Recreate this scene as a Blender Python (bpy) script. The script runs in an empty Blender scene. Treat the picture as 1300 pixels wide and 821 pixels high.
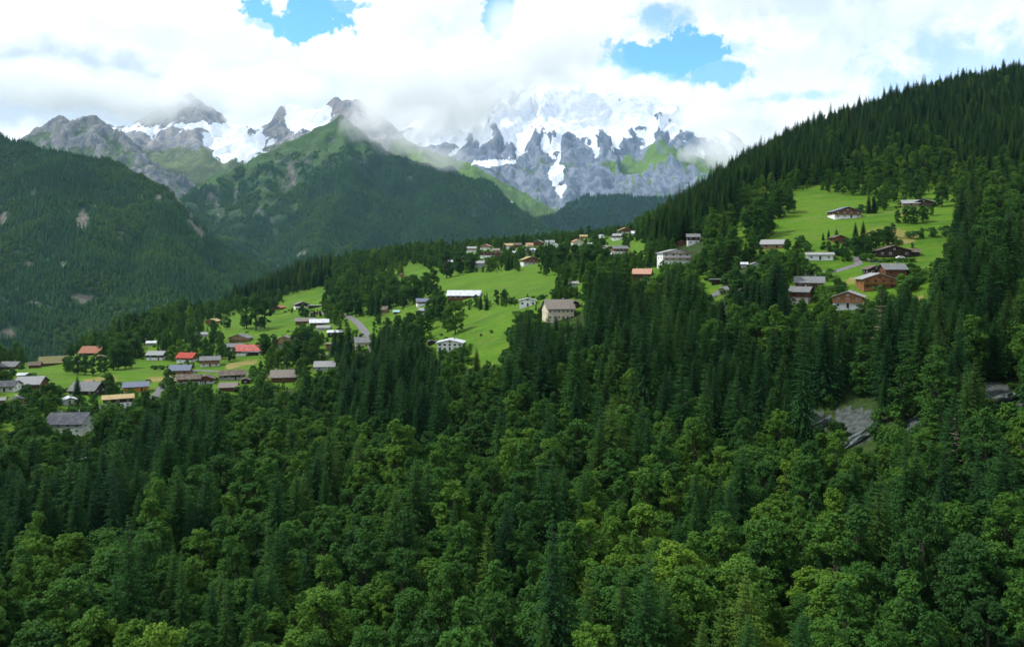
import bpy, math, random
import numpy as np
from mathutils import Vector, Matrix

# ------------------------------------------------------------------ camera, sky, sun
sc = bpy.context.scene
col = sc.collection
F = 1020.0          # focal length measured in photograph pixels
CX, HY = 650.0, 330.0   # picture centre and horizon row of the photograph
cam_data = bpy.data.cameras.new('camera')
cam_data.sensor_width = 36.0
cam_data.lens = 36.0 * F / 1300.0
cam_data.shift_y = -(410.5 - HY) / 1300.0
cam_data.clip_start = 1.0
cam_data.clip_end = 80000.0
cam = bpy.data.objects.new('camera', cam_data)
cam.rotation_euler = (math.radians(90), 0, 0)
col.objects.link(cam)
sc.camera = cam

sc.view_settings.view_transform = 'Standard'
sc.view_settings.look = 'None'
sc.view_settings.exposure = 0.25
sc.view_settings.gamma = 1.0
sc.cycles.use_denoising = True
sc.cycles.max_bounces = 12
sc.cycles.diffuse_bounces = 2
sc.cycles.glossy_bounces = 2
sc.cycles.transmission_bounces = 3
sc.cycles.transparent_max_bounces = 8
sc.cycles.volume_bounces = 10
sc.cycles.volume_max_steps = 128
sc.cycles.volume_step_rate = 1.0

SUN_EL, SUN_AZ = math.radians(54), math.radians(-82)   # azimuth from the view direction (+y), clockwise
sun_dir = Vector((math.sin(SUN_AZ) * math.cos(SUN_EL), math.cos(SUN_AZ) * math.cos(SUN_EL), math.sin(SUN_EL)))
sl = bpy.data.lights.new('sun', 'SUN')
sl.energy = 3.8
sl.angle = math.radians(3)
sl.color = (1.0, 0.965, 0.92)
so = bpy.data.objects.new('sun', sl)
so.rotation_euler = sun_dir.to_track_quat('Z', 'Y').to_euler()
col.objects.link(so)


class NT:
    """small helper for node trees"""
    def __init__(s, tree):
        s.t = tree
        tree.nodes.clear()

    def n(s, typ, **kw):
        nd = s.t.nodes.new(typ)
        for k, v in kw.items():
            if k.startswith('i_'):
                nd.inputs[int(k[2:])].default_value = v
            else:
                setattr(nd, k, v)
        return nd

    def l(s, a, b):
        s.t.links.new(a, b)

    def m(s, op, a, b=None, c=None, clamp=False):
        nd = s.t.nodes.new('ShaderNodeMath')
        nd.operation = op
        nd.use_clamp = clamp
        for i, v in enumerate((a, b, c)):
            if v is None:
                continue
            if isinstance(v, (int, float)):
                nd.inputs[i].default_value = v
            else:
                s.t.links.new(v, nd.inputs[i])
        return nd.outputs[0]

    def noise(s, vec, scale, detail=4, rough=0.55, dist=0.0, dims='3D'):
        nd = s.t.nodes.new('ShaderNodeTexNoise')
        nd.noise_dimensions = dims
        nd.inputs['Scale'].default_value = scale
        nd.inputs['Detail'].default_value = detail
        nd.inputs['Roughness'].default_value = rough
        nd.inputs['Distortion'].default_value = dist
        if vec is not None:
            s.t.links.new(vec, nd.inputs['Vector'])
        return nd.outputs[0]

    def ramp(s, fac, lo, hi, a=0.0, b=1.0, smooth=True):
        nd = s.t.nodes.new('ShaderNodeMapRange')
        nd.interpolation_type = 'SMOOTHSTEP' if smooth else 'LINEAR'
        nd.inputs[1].default_value = lo
        nd.inputs[2].default_value = hi
        nd.inputs[3].default_value = a
        nd.inputs[4].default_value = b
        s.t.links.new(fac, nd.inputs[0])
        return nd.outputs[0]

    def mix(s, fac, a, b, mode='MIX'):
        nd = s.t.nodes.new('ShaderNodeMix')
        nd.data_type = 'RGBA'
        nd.blend_type = mode
        for sock, v in ((nd.inputs[0], fac), (nd.inputs[6], a), (nd.inputs[7], b)):
            if isinstance(v, (int, float)):
                sock.default_value = v
            elif isinstance(v, tuple):
                sock.default_value = (v[0], v[1], v[2], 1)
            else:
                s.t.links.new(v, sock)
        return nd.outputs[2]


world = bpy.data.worlds.new('World')
sc.world = world
world.use_nodes = True
W = NT(world.node_tree)
tc = W.n('ShaderNodeTexCoord')
vec = tc.outputs['Generated']
sky = W.n('ShaderNodeTexSky')
sky.sky_type = 'NISHITA'
sky.sun_disc = False
sky.sun_elevation = SUN_EL
sky.sun_rotation = SUN_AZ
sky.altitude = 1100
sky.air_density = 1.0
sky.dust_density = 0.3
sky.ozone_density = 1.5
bg_sky = W.n('ShaderNodeBackground', i_1=0.15)
W.l(W.mix(1.0, sky.outputs[0], (0.66, 1.22, 1.6), 'MULTIPLY'), bg_sky.inputs[0])


def px_dir(px, py):
    return Vector(((px - CX) / F, 1.0, (HY - py) / F)).normalized()


warp = W.noise(vec, 9.0, 6, 0.6)
warp2 = W.noise(vec, 30.0, 5, 0.6)
warp = W.m('ADD', W.m('MULTIPLY', W.noise(vec, 14.0, 8, 0.62, 0.6), 0.5), W.m('MULTIPLY', warp, 0.5))
wv = W.m('ADD', W.m('MULTIPLY', W.m('SUBTRACT', warp, 0.5), 1.0), W.m('MULTIPLY', W.m('SUBTRACT', warp2, 0.5), 0.6))


def sky_blob(px, py, rx, ry, gain=1.0, soft=0.45, w=1.35):
    soft *= 0.62
    """elliptical patch of sky round one direction, its edge broken by noise"""
    d = px_dir(px, py)
    right = Vector((d.y, -d.x, 0)).normalized()
    up = right.cross(d)
    def dot(v):
        nd = W.n('ShaderNodeVectorMath', operation='DOT_PRODUCT')
        W.l(vec, nd.inputs[0])
        nd.inputs[1].default_value = v
        return nd.outputs['Value']
    a = W.m('DIVIDE', dot(right), rx / F)
    b = W.m('DIVIDE', dot(up), ry / F)
    r = W.m('SQRT', W.m('ADD', W.m('MULTIPLY', a, a), W.m('MULTIPLY', b, b)))
    r = W.m('ADD', r, W.m('MULTIPLY', wv, 3.4 * w))
    back = W.ramp(dot(d), 0.2, 0.5)
    return W.m('MULTIPLY', W.ramp(r, 1.0 + soft, 1.0 - soft, 0.0, gain), back)


def total(lst):
    s = lst[0]
    for k in lst[1:]:
        s = W.m('MAXIMUM', s, k)
    return s


# gaps in the cloud where blue shows; above and round the camera the cover goes on with gaps of its own
gaps = total([
    sky_blob(386, 22, 46, 24, 1.0, 0.22), sky_blob(350, 30, 26, 9, 0.6, 0.4), sky_blob(438, 8, 24, 9, 0.9, 0.3),
    sky_blob(634, 12, 15, 26, 1.0, 0.35),
    sky_blob(842, 66, 62, 30, 1.0, 0.25), sky_blob(800, 78, 50, 18, 0.9, 0.4), sky_blob(905, 92, 36, 14, 0.9, 0.5),
    sky_blob(830, 30, 40, 26, 0.7, 0.7), sky_blob(1020, 122, 40, 8, 0.55, 0.6), sky_blob(1215, 92, 70, 42, 0.5, 0.8),
    sky_blob(948, 58, 26, 13, 0.5, 0.7), sky_blob(1110, 20, 150, 26, 0.18, 0.9), sky_blob(20, 150, 1, 1, 0.0)])
big = W.noise(vec, 2.6, 7, 0.55)
sepv = W.n('ShaderNodeSeparateXYZ')
W.l(vec, sepv.inputs[0])
out_of_view = W.m('MAXIMUM', W.ramp(sepv.outputs[2], 0.36, 0.5), W.ramp(sepv.outputs[1], 0.7, 0.5))
gaps2 = W.m('MULTIPLY', W.ramp(big, 0.56, 0.64), out_of_view)
blue = W.m('MAXIMUM', gaps, gaps2, clamp=True)
# grey undersides
greys = total([
    sky_blob(80, 112, 190, 46, 1.0, 0.6, .5), sky_blob(300, 120, 120, 40, 0.55, 0.8, .5), sky_blob(590, 120, 110, 80, 0.75, 0.7, .5),
    sky_blob(250, 55, 130, 18, 0.28, 0.8), sky_blob(700, 20, 110, 60, 0.35, 0.8), sky_blob(925, 180, 60, 40, 0.45, 0.8),
    sky_blob(900, 10, 150, 18, 0.35, 0.9), sky_blob(1100, 60, 140, 30, 0.25, 0.9)])
g2 = W.m('MULTIPLY', W.ramp(W.noise(vec, 7.0, 9, 0.6, 0.5), 0.44, 0.66), 0.34)
gsum = W.m('ADD', greys, g2, clamp=True)
cl_col = W.mix(gsum, (1.05, 1.07, 1.08), (0.60, 0.69, 0.79))
bg_cl = W.n('ShaderNodeBackground', i_1=1.0)
W.l(cl_col, bg_cl.inputs[0])
mixs = W.n('ShaderNodeMixShader')
W.l(blue, mixs.inputs[0])
W.l(bg_cl.outputs[0], mixs.inputs[1])
W.l(bg_sky.outputs[0], mixs.inputs[2])
wo = W.n('ShaderNodeOutputWorld')
W.l(mixs.outputs[0], wo.inputs[0])
world.cycles.sampling_method = 'MANUAL'
world.cycles.sample_map_resolution = 512

# ------------------------------------------------------------------ helpers
rng = np.random.default_rng(7)
random.seed(7)


def tag(o, label=None, cat=None, group=None, kind=None):
    if label: o['label'] = label
    if cat: o['category'] = cat
    if group: o['group'] = group
    if kind: o['kind'] = kind
    return o


def empty(name, loc, rz=0.0):
    o = bpy.data.objects.new(name, None)
    o.empty_display_size = 1.0
    o.location = loc
    o.rotation_euler = (0, 0, rz)
    col.objects.link(o)
    return o


def link(name, mesh, parent=None):
    o = bpy.data.objects.new(name, mesh)
    col.objects.link(o)
    if parent: o.parent = parent
    return o


def P(px, py, Y):
    return ((px - CX) / F * Y, Y, (HY - py) / F * Y)


_perm = rng.permutation(4096)
_grad = rng.uniform(-1, 1, (4096, 2))
_grad /= np.linalg.norm(_grad, axis=1)[:, None]


def perlin(x, y, seed=0):
    xi = np.floor(x).astype(int); yi = np.floor(y).astype(int)
    xf = x - xi; yf = y - yi
    def g(ix, iy):
        h = _perm[(_perm[(ix + seed * 131) & 4095] + iy) & 4095]
        return _grad[h]
    u = xf * xf * xf * (xf * (xf * 6 - 15) + 10); v = yf * yf * yf * (yf * (yf * 6 - 15) + 10)
    g00, g10, g01, g11 = g(xi, yi), g(xi + 1, yi), g(xi, yi + 1), g(xi + 1, yi + 1)
    n00 = g00[..., 0] * xf + g00[..., 1] * yf
    n10 = g10[..., 0] * (xf - 1) + g10[..., 1] * yf
    n01 = g01[..., 0] * xf + g01[..., 1] * (yf - 1)
    n11 = g11[..., 0] * (xf - 1) + g11[..., 1] * (yf - 1)
    return ((n00 * (1 - u) + n10 * u) * (1 - v) + (n01 * (1 - u) + n11 * u) * v) * 1.5


def fbm(x, y, scale, octv=5, gain=0.5, seed=0, ridged=False):
    a, s, t = 1.0, 0.0, 0.0
    f = 1.0 / scale
    for k in range(octv):
        n = perlin(x * f, y * f, seed + k)
        if ridged: n = 1.0 - 2.0 * np.abs(n) - 0.45
        s = s + a * n; t += a
        a *= gain; f *= 2.03
    return s / t


def inpoly(px, py, poly):
    """points inside a polygon (vectorised)"""
    px = np.asarray(px, float); py = np.asarray(py, float)
    ins = np.zeros(px.shape, bool)
    n = len(poly)
    for i in range(n):
        x1, y1 = poly[i]; x2, y2 = poly[(i + 1) % n]
        if y1 == y2: continue
        c = ((y1 > py) != (y2 > py)) & (px < (x2 - x1) * (py - y1) / (y2 - y1) + x1)
        ins ^= c
    return ins


def grid_mesh(name, X, Y, Z, mats, attrs=None, smooth=True):
    nr, nc = X.shape
    v = np.stack([X, Y, Z], -1).reshape(-1, 3)
    i = np.arange(nr * nc).reshape(nr, nc)
    f = np.stack([i[:-1, :-1], i[:-1, 1:], i[1:, 1:], i[1:, :-1]], -1).reshape(-1, 4)
    me = bpy.data.meshes.new(name)
    me.vertices.add(len(v)); me.vertices.foreach_set('co', v.ravel().astype('f'))
    me.loops.add(f.size); me.loops.foreach_set('vertex_index', f.ravel().astype('i'))
    me.polygons.add(len(f))
    me.polygons.foreach_set('loop_start', np.arange(0, f.size, 4, dtype='i'))
    me.polygons.foreach_set('loop_total', np.full(len(f), 4, 'i'))
    me.update(calc_edges=True)
    if smooth: me.polygons.foreach_set('use_smooth', np.ones(len(f), bool))
    for k, a in (attrs or {}).items():
        at = me.attributes.new(k, 'FLOAT', 'POINT')
        at.data.foreach_set('value', np.ascontiguousarray(a, 'f').ravel())
    for m in mats: me.materials.append(m)
    return me


def tri_mesh(name, verts, faces, mats, midx=None, smooth=False):
    """verts (n,3), faces a list of equal-length index rows or a list of arrays of different widths"""
    if isinstance(faces, np.ndarray): faces = [faces]
    me = bpy.data.meshes.new(name)
    verts = np.asarray(verts, 'f')
    me.vertices.add(len(verts)); me.vertices.foreach_set('co', verts.ravel())
    tot = sum(f.size for f in faces); nf = sum(len(f) for f in faces)
    me.loops.add(tot)
    me.loops.foreach_set('vertex_index', np.concatenate([f.ravel() for f in faces]).astype('i'))
    me.polygons.add(nf)
    lt = np.concatenate([np.full(len(f), f.shape[1], 'i') for f in faces])
    ls = np.concatenate([[0], np.cumsum(lt)[:-1]]).astype('i')
    me.polygons.foreach_set('loop_start', ls); me.polygons.foreach_set('loop_total', lt)
    if midx is not None: me.polygons.foreach_set('material_index', np.asarray(midx, 'i'))
    if smooth: me.polygons.foreach_set('use_smooth', np.ones(nf, bool))
    me.update(calc_edges=True)
    for m in mats: me.materials.append(m)
    return me


class MB:
    """collects simple shapes into one mesh"""
    def __init__(s): s.v = []; s.f = []; s.mi = []
    def add(s, vs, fs, mi=0):
        b = len(s.v); s.v += [tuple(p) for p in vs]
        s.f += [tuple(b + i for i in f) for f in fs]; s.mi += [mi] * len(fs)
    def box(s, x0, x1, y0, y1, z0, z1, mi=0):
        s.add([(x0, y0, z0), (x1, y0, z0), (x1, y1, z0), (x0, y1, z0), (x0, y0, z1), (x1, y0, z1), (x1, y1, z1), (x0, y1, z1)],
              [(0, 3, 2, 1), (4, 5, 6, 7), (0, 1, 5, 4), (1, 2, 6, 5), (2, 3, 7, 6), (3, 0, 4, 7)], mi)
    def tube(s, a, b, r0, r1, n=6, mi=0):
        a = Vector(a); b = Vector(b); d = (b - a).normalized()
        u = d.orthogonal().normalized(); w = d.cross(u)
        vs = []
        for c, r in ((a, r0), (b, r1)):
            for k in range(n):
                t = 2 * math.pi * k / n
                vs.append(c + u * (math.cos(t) * r) + w * (math.sin(t) * r))
        fs = [(k, (k + 1) % n, n + (k + 1) % n, n + k) for k in range(n)] + [tuple(range(n))[::-1], tuple(range(n, 2 * n))]
        s.add(vs, fs, mi)
    def mesh(s, name, mats, smooth=False):
        me = bpy.data.meshes.new(name); me.from_pydata(s.v, [], s.f); me.update()
        for m in (mats if isinstance(mats, (list, tuple)) else [mats]): me.materials.append(m)
        if len(me.materials) > 1: me.polygons.foreach_set('material_index', s.mi)
        if smooth: me.polygons.foreach_set('use_smooth', [True] * len(s.f))
        return me
    def build(s, name, mats, parent=None, smooth=False): return link(name, s.mesh(name, mats, smooth), parent)


def material(name, colour, rough=0.9, spec=0.2, noise=0.25, scale=1.0, bump=0.0, coord='Object', dirt=None):
    m = bpy.data.materials.new(name); m.use_nodes = True
    N = NT(m.node_tree)
    out = N.n('ShaderNodeOutputMaterial'); b = N.n('ShaderNodeBsdfPrincipled')
    N.l(b.outputs[0], out.inputs[0])
    b.inputs['Roughness'].default_value = rough
    b.inputs['Specular IOR Level'].default_value = spec
    t = N.n('ShaderNodeTexCoord').outputs[coord]
    n = N.noise(t, scale, 5, 0.6)
    lo = tuple(c * (1 - noise) for c in colour); hi = tuple(min(1, c * (1 + noise)) for c in colour)
    c = N.mix(N.ramp(n, 0.3, 0.7), lo, hi)
    if dirt:
        c = N.mix(N.ramp(N.noise(t, scale * 0.35, 4, 0.6), 0.48, 0.7, 0, 0.8), c, dirt)
    N.l(c, b.inputs['Base Color'])
    if bump:
        bp = N.n('ShaderNodeBump'); bp.inputs['Strength'].default_value = bump; bp.inputs['Distance'].default_value = 0.1
        N.l(n, bp.inputs['Height']); N.l(bp.outputs[0], b.inputs['Normal'])
    return m

# ------------------------------------------------------------------ the near hillside: one height table over azimuth and depth
RINGS = [40, 90, 140, 200, 260, 320, 400, 500, 650, 850, 1100, 1350, 1700, 2200, 2800]
COLS = [-900, -350, 0, 200, 400, 600, 800, 1000, 1200, 1400, 1650, 2300]
TAB = {   # picture rows of the bare ground at (depth) for each column
 -350: {40: 2600, 140: 1010, 200: 810, 260: 680, 320: 585, 400: 525, 500: 500, 650: 500, 850: 540, 1100: 560, 1350: 560, 1700: 560, 2800: 500},
 0:    {40: 2600, 140: 1000, 200: 800, 260: 665, 320: 570, 400: 508, 500: 480, 650: 464, 850: 478, 1100: 510, 1350: 520, 1700: 540, 2800: 500},
 200:  {40: 2600, 140: 1000, 200: 790, 260: 668, 320: 590, 400: 525, 500: 483, 600: 455, 750: 428, 900: 415, 1100: 425, 1350: 460, 1700: 510, 2800: 500},
 400:  {40: 2600, 140: 1010, 200: 800, 260: 685, 320: 612, 400: 548, 480: 493, 560: 455, 650: 425, 850: 388, 1100: 358, 1350: 345, 1700: 390, 2200: 460, 2800: 500},
 600:  {40: 2600, 140: 1000, 200: 790, 260: 640, 320: 540, 420: 448, 500: 415, 600: 384, 800: 350, 1000: 330, 1250: 316, 1450: 318, 1800: 370, 2200: 430, 2800: 480},
 800:  {40: 2500, 140: 960, 200: 760, 260: 620, 300: 535, 350: 462, 400: 408, 500: 350, 650: 326, 900: 304, 1250: 296, 1450: 298, 1800: 350, 2200: 420, 2800: 480},
 1000: {40: 2400, 140: 940, 200: 735, 260: 580, 300: 492, 350: 412, 400: 360, 450: 325, 520: 290, 620: 252, 800: 218, 1000: 196, 1180: 186, 1400: 200, 1800: 290, 2800: 430},
 1200: {40: 2300, 140: 860, 200: 640, 240: 530, 300: 425, 350: 368, 430: 322, 520: 270, 620: 236, 800: 182, 1000: 136, 1150: 121, 1400: 135, 1800: 220, 2800: 400},
 1400: {40: 2200, 140: 800, 200: 590, 240: 490, 300: 400, 350: 345, 430: 290, 520: 245, 650: 195, 800: 145, 1000: 98, 1150: 84, 1400: 98, 1800: 180, 2800: 380},
 1650: {40: 2100, 140: 740, 200: 550, 240: 455, 300: 370, 350: 320, 430: 265, 520: 220, 650: 160, 800: 100, 1000: 55, 1150: 45, 1400: 60, 1800: 150, 2800: 350},
}


TAB[-900] = dict(TAB[-350]); TAB[2300] = {k: v - (25 if k > 200 else 0) for k, v in TAB[1650].items()}


def cubic1(xs, ys, xq):
    """monotone cubic (Fritsch-Carlson) through xs, ys"""
    xs = np.asarray(xs, float); ys = np.asarray(ys, float)
    h = np.diff(xs); d = np.diff(ys, axis=0) / (h if ys.ndim == 1 else h[:, None])
    m = np.zeros_like(ys)
    m[0] = d[0]; m[-1] = d[-1]
    w = (d[:-1] * d[1:] > 0)
    hm = 2 * d[:-1] * d[1:] / np.where(np.abs(d[:-1] + d[1:]) < 1e-9, 1e-9, d[:-1] + d[1:])
    m[1:-1] = np.where(w, hm, 0)
    k = np.clip(np.searchsorted(xs, xq) - 1, 0, len(h) - 1)
    hk = h[k]; t = (xq - xs[k]) / hk
    if ys.ndim == 2: hk = hk[:, None]; t = t[:, None]
    return ((2*t**3 - 3*t**2 + 1) * ys[k] + (t**3 - 2*t**2 + t) * hk * m[k] + (-2*t**3 + 3*t**2) * ys[k+1] + (t**3 - t**2) * hk * m[k+1])


NR, NCOL = 300, 640
YR = np.geomspace(40, 2800, NR)
UC = np.linspace((-900 - CX) / F, (2300 - CX) / F, NCOL)
_prof = []
for c in COLS:
    ks = sorted(TAB[c]); zs = [-(TAB[c][k] - HY) / F * k for k in ks]
    _prof.append(cubic1(np.array(ks, float), np.array(zs), YR))
_prof = np.array(_prof)                                           # columns x rings
GZ = cubic1((np.array(COLS) - CX) / F, _prof, UC).T               # rings x columns
GX = UC[None, :] * YR[:, None]; GY = np.repeat(YR[:, None], NCOL, 1)
amp = np.clip((GY - 60) / 400, 0.15, 1)
GZ = GZ + fbm(GX, GY, 90, 4, 0.5, 3) * 3.2 * amp + fbm(GX, GY, 16, 3, 0.5, 9) * 0.5
GZ = np.where(GY > 1500, np.minimum(GZ, GZ), GZ)


def ground(x, y):
    x = np.asarray(x, float); y = np.asarray(y, float)
    u = x / y
    fc = np.clip((u - UC[0]) / (UC[1] - UC[0]), 0, NCOL - 1.001)
    fr = np.clip(np.log(y / 40) / math.log(2800 / 40) * (NR - 1), 0, NR - 1.001)
    c = fc.astype(int); r = fr.astype(int); a = fc - c; b = fr - r
    return (GZ[r, c] * (1-a) * (1-b) + GZ[r, c+1] * a * (1-b) + GZ[r+1, c] * (1-a) * b + GZ[r+1, c+1] * a * b)


def proj(x, y, z):
    return CX + F * x / y, HY - F * z / y


_scan = np.geomspace(150, 2500, 1500)


def hit(px, py):
    """first point of the hillside seen through a picture point"""
    u = (px - CX) / F
    z = ground(u * _scan, _scan)
    rows = HY - F * z / _scan
    k = int(np.argmax(rows <= py))
    if rows[k] > py: k = int(np.argmin(rows[:1000]))
    Y = _scan[k]
    return (u * Y, Y, float(ground(u * Y, Y)))


MEADOWS = [
 [(20, 480), (35, 458), (70, 452), (110, 446), (120, 462), (135, 470), (130, 485), (60, 489)],
 [(128, 478), (150, 462), (200, 455), (228, 462), (215, 478), (160, 486)],
 [(215, 482), (235, 474), (262, 466), (300, 452), (338, 455), (325, 468), (275, 477), (240, 482)],
 [(282, 428), (285, 404), (300, 400), (345, 395), (352, 400), (372, 398), (385, 404), (374, 414), (345, 428), (310, 418)],
 [(360, 386), (362, 377), (410, 364), (412, 375), (395, 386), (372, 388)],
 [(440, 402), (470, 404), (530, 388), (532, 393), (500, 406), (470, 418), (455, 414)],
 [(512, 340), (528, 338), (553, 346), (600, 348), (650, 345), (705, 352), (700, 372), (625, 374), (568, 366), (555, 360), (513, 355)],
 [(545, 412), (585, 398), (605, 390), (655, 392), (648, 425), (640, 452), (605, 447), (590, 430), (565, 424), (540, 418)],
 [(592, 450), (645, 450), (638, 462), (600, 462)],
 [(1007, 243), (1035, 240), (1060, 248), (1105, 250), (1108, 268), (1140, 268), (1140, 285), (1105, 298), (1050, 306), (975, 308), (985, 292), (1003, 275)],
 [(1185, 238), (1210, 262), (1208, 288), (1180, 302), (1145, 306), (1135, 292), (1165, 268)],
 [(1045, 332), (1165, 334), (1150, 348), (1090, 352), (1060, 356), (1045, 342)],
 [(935, 292), (942, 270), (955, 268), (948, 300), (938, 304)],
 [(770, 302), (790, 302), (788, 314), (774, 314)],
 [(797, 317), (815, 305), (822, 311), (806, 320)],
 [(893, 370), (912, 362), (920, 370), (900, 380)],
 [(1262, 350), (1300, 346), (1300, 356), (1265, 358)],
 [(0, 540), (15, 540), (12, 558), (0, 562)],
 [(664, 330), (684, 330), (684, 344), (664, 344)],
 [(1020, 300), (1045, 300), (1045, 322), (1018, 318)],
 [(1160, 352), (1182, 350), (1178, 372), (1160, 370)],
 [(1148, 300), (1200, 292), (1196, 316), (1175, 348), (1160, 334), (1168, 312)], [(1042, 345), (1092, 350), (1090, 360), (1062, 362), (1046, 368)], [(985, 292), (1000, 280), (1010, 310), (990, 306)], [(1205, 270), (1212, 262), (1212, 300), (1200, 300)],
]
VILLAGE = [(0, 455), (60, 448), (100, 436), (180, 430), (250, 400), (340, 382), (365, 372), (420, 362), (440, 375), (500, 335), (560, 325), (580, 303), (700, 296), (800, 285), (830, 320),
           (900, 335), (920, 380), (890, 385), (830, 352), (760, 345), (740, 395), (690, 412), (650, 460), (600, 468), (540, 450), (470, 440), (425, 470), (380, 490), (300, 500), (215, 505), (150, 520), (120, 555), (40, 560), (0, 575)]
RVILLAGE = [(975, 240), (1060, 232), (1150, 236), (1215, 225), (1225, 310), (1200, 370), (1150, 390), (1060, 395), (1000, 390), (1000, 350), (940, 320), (930, 300), (935, 262)]
GARDEN = [(0, 500), (60, 500), (125, 512), (150, 520), (120, 530), (60, 528), (30, 556), (0, 566)]
ROCKS = [[(1012, 522), (1042, 516), (1056, 528), (1048, 546), (1020, 546)], [(1058, 514), (1106, 516), (1120, 530), (1108, 556), (1070, 566)], [(1146, 524), (1170, 528), (1176, 550), (1158, 552)],
         [(1248, 482), (1272, 484), (1300, 500), (1300, 520), (1275, 516), (1252, 502)]]

PXG, PYG = proj(GX, GY, GZ)
mead = np.zeros(GX.shape)
for poly in MEADOWS: mead = np.maximum(mead, inpoly(PXG, PYG, poly))
vill = np.maximum(inpoly(PXG, PYG, VILLAGE), inpoly(PXG, PYG, RVILLAGE)) * 1.0
for _ in range(2):
    mead[1:-1, 1:-1] = (mead[1:-1, 1:-1] * 2 + mead[:-2, 1:-1] + mead[2:, 1:-1] + mead[1:-1, :-2] + mead[1:-1, 2:]) / 6
grass_a = np.maximum(mead, vill * 0.8)
dry_a = np.zeros(GX.shape)
DRY = [[(104, 480), (150, 476), (152, 490), (108, 488)], [(178, 479), (236, 474), (242, 483), (188, 486)], [(322, 478), (345, 474), (346, 490), (324, 490)], [(396, 396), (420, 392), (420, 398), (400, 400)], [(282, 462), (330, 455), (334, 460), (285, 470)],
       [(30, 497), (60, 494), (66, 512), (40, 512)], [(1085, 296), (1130, 285), (1175, 300), (1150, 312), (1100, 308)], [(1065, 355), (1085, 350), (1100, 356), (1075, 362)], [(1140, 268), (1160, 264), (1160, 272), (1142, 274)], [(1140, 378), (1175, 372), (1180, 385), (1150, 390)]]
for poly in DRY: dry_a = np.maximum(dry_a, inpoly(PXG, PYG, poly))
for _ in range(2): dry_a[1:-1, 1:-1] = (dry_a[1:-1, 1:-1] * 2 + dry_a[:-2, 1:-1] + dry_a[2:, 1:-1] + dry_a[1:-1, :-2] + dry_a[1:-1, 2:]) / 6
rock_a = np.zeros(GX.shape)
for poly in ROCKS: rock_a = np.maximum(rock_a, inpoly(PXG, PYG - 3, poly))


def ground_material():
    m = bpy.data.materials.new('hillside_ground'); m.use_nodes = True
    N = NT(m.node_tree); out = N.n('ShaderNodeOutputMaterial'); b = N.n('ShaderNodeBsdfPrincipled')
    N.l(b.outputs[0], out.inputs[0]); b.inputs['Roughness'].default_value = 0.95; b.inputs['Specular IOR Level'].default_value = 0.1
    t = N.n('ShaderNodeTexCoord').outputs['Object']
    at = N.n('ShaderNodeAttribute', attribute_name='grass').outputs['Fac']
    n1 = N.noise(t, 0.02, 5, 0.6); n2 = N.noise(t, 0.25, 5, 0.65); n3 = N.noise(t, 1.8, 4, 0.7)
    g = N.mix(N.ramp(n1, 0.35, 0.65), (0.036, 0.108, 0.004), (0.068, 0.158, 0.007))
    g = N.mix(N.ramp(n2, 0.45, 0.75, 0, 0.55), g, (0.095, 0.155, 0.014))
    g = N.mix(N.ramp(N.noise(t, 0.035, 5, 0.6, 1.2), 0.62, 0.72, 0, 0.65), g, (0.17, 0.15, 0.05))
    g = N.mix(N.ramp(n3, 0.4, 0.8, 0, 0.4), g, (0.03, 0.085, 0.006))
    ad = N.n('ShaderNodeAttribute', attribute_name='dry').outputs['Fac']
    mg = N.n('ShaderNodeMapping'); mg.inputs['Scale'].default_value = (0.25, 1.0, 1.0); mg.inputs['Rotation'].default_value = (0, 0, 0.35); N.l(t, mg.inputs[0])
    mow = N.noise(mg.outputs[0], 0.16, 4, 0.6)
    g = N.mix(N.ramp(mow, 0.42, 0.6, 0, 0.6), g, (0.095, 0.155, 0.014))
    g = N.mix(N.ramp(N.noise(t, 0.6, 6, 0.75), 0.5, 0.64, 0, 0.6), g, (0.026, 0.066, 0.008))
    g = N.mix(N.ramp(N.noise(t, 0.09, 6, 0.7, 2.0), 0.58, 0.66, 0, 0.5), g, (0.13, 0.125, 0.03))
    g = N.mix(N.ramp(N.m('ADD', ad, N.m('MULTIPLY', N.m('SUBTRACT', n2, 0.5), 1.1)), 0.45, 0.75, 0, 0.85), g, N.mix(N.ramp(mow, .4, .6), (0.24, 0.18, 0.075), (0.15, 0.15, 0.035)))
    fl = N.mix(N.ramp(n2, 0.4, 0.7), (0.022, 0.034, 0.010), (0.035, 0.075, 0.014))
    f = N.ramp(N.m('ADD', at, N.m('MULTIPLY', N.m('SUBTRACT', n2, 0.5), 0.35)), 0.3, 0.5)
    c = N.mix(f, fl, g)
    ar = N.n('ShaderNodeAttribute', attribute_name='rock').outputs['Fac']
    mp = N.n('ShaderNodeMapping'); mp.inputs['Scale'].default_value = (1, 1, 0.35); N.l(t, mp.inputs[0])
    rkc = N.mix(N.ramp(N.noise(mp.outputs[0], 0.5, 6, 0.7), 0.35, 0.65), (0.035, 0.045, 0.042), (0.085, 0.098, 0.092))
    c = N.mix(N.ramp(N.m('ADD', ar, N.m('MULTIPLY', N.m('SUBTRACT', n2, 0.5), 0.7)), 0.4, 0.6), c, rkc)
    N.l(c, b.inputs['Base Color'])
    bp = N.n('ShaderNodeBump'); bp.inputs['Strength'].default_value = 0.6; bp.inputs['Distance'].default_value = 0.4
    N.l(n3, bp.inputs['Height']); N.l(bp.outputs[0], b.inputs['Normal'])
    return m


M_ground = ground_material()
hill = link('ground', grid_mesh('ground', GX, GY, GZ, [M_ground], {'grass': grass_a, 'rock': rock_a, 'dry': dry_a}))
tag(hill, kind='structure')

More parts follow.
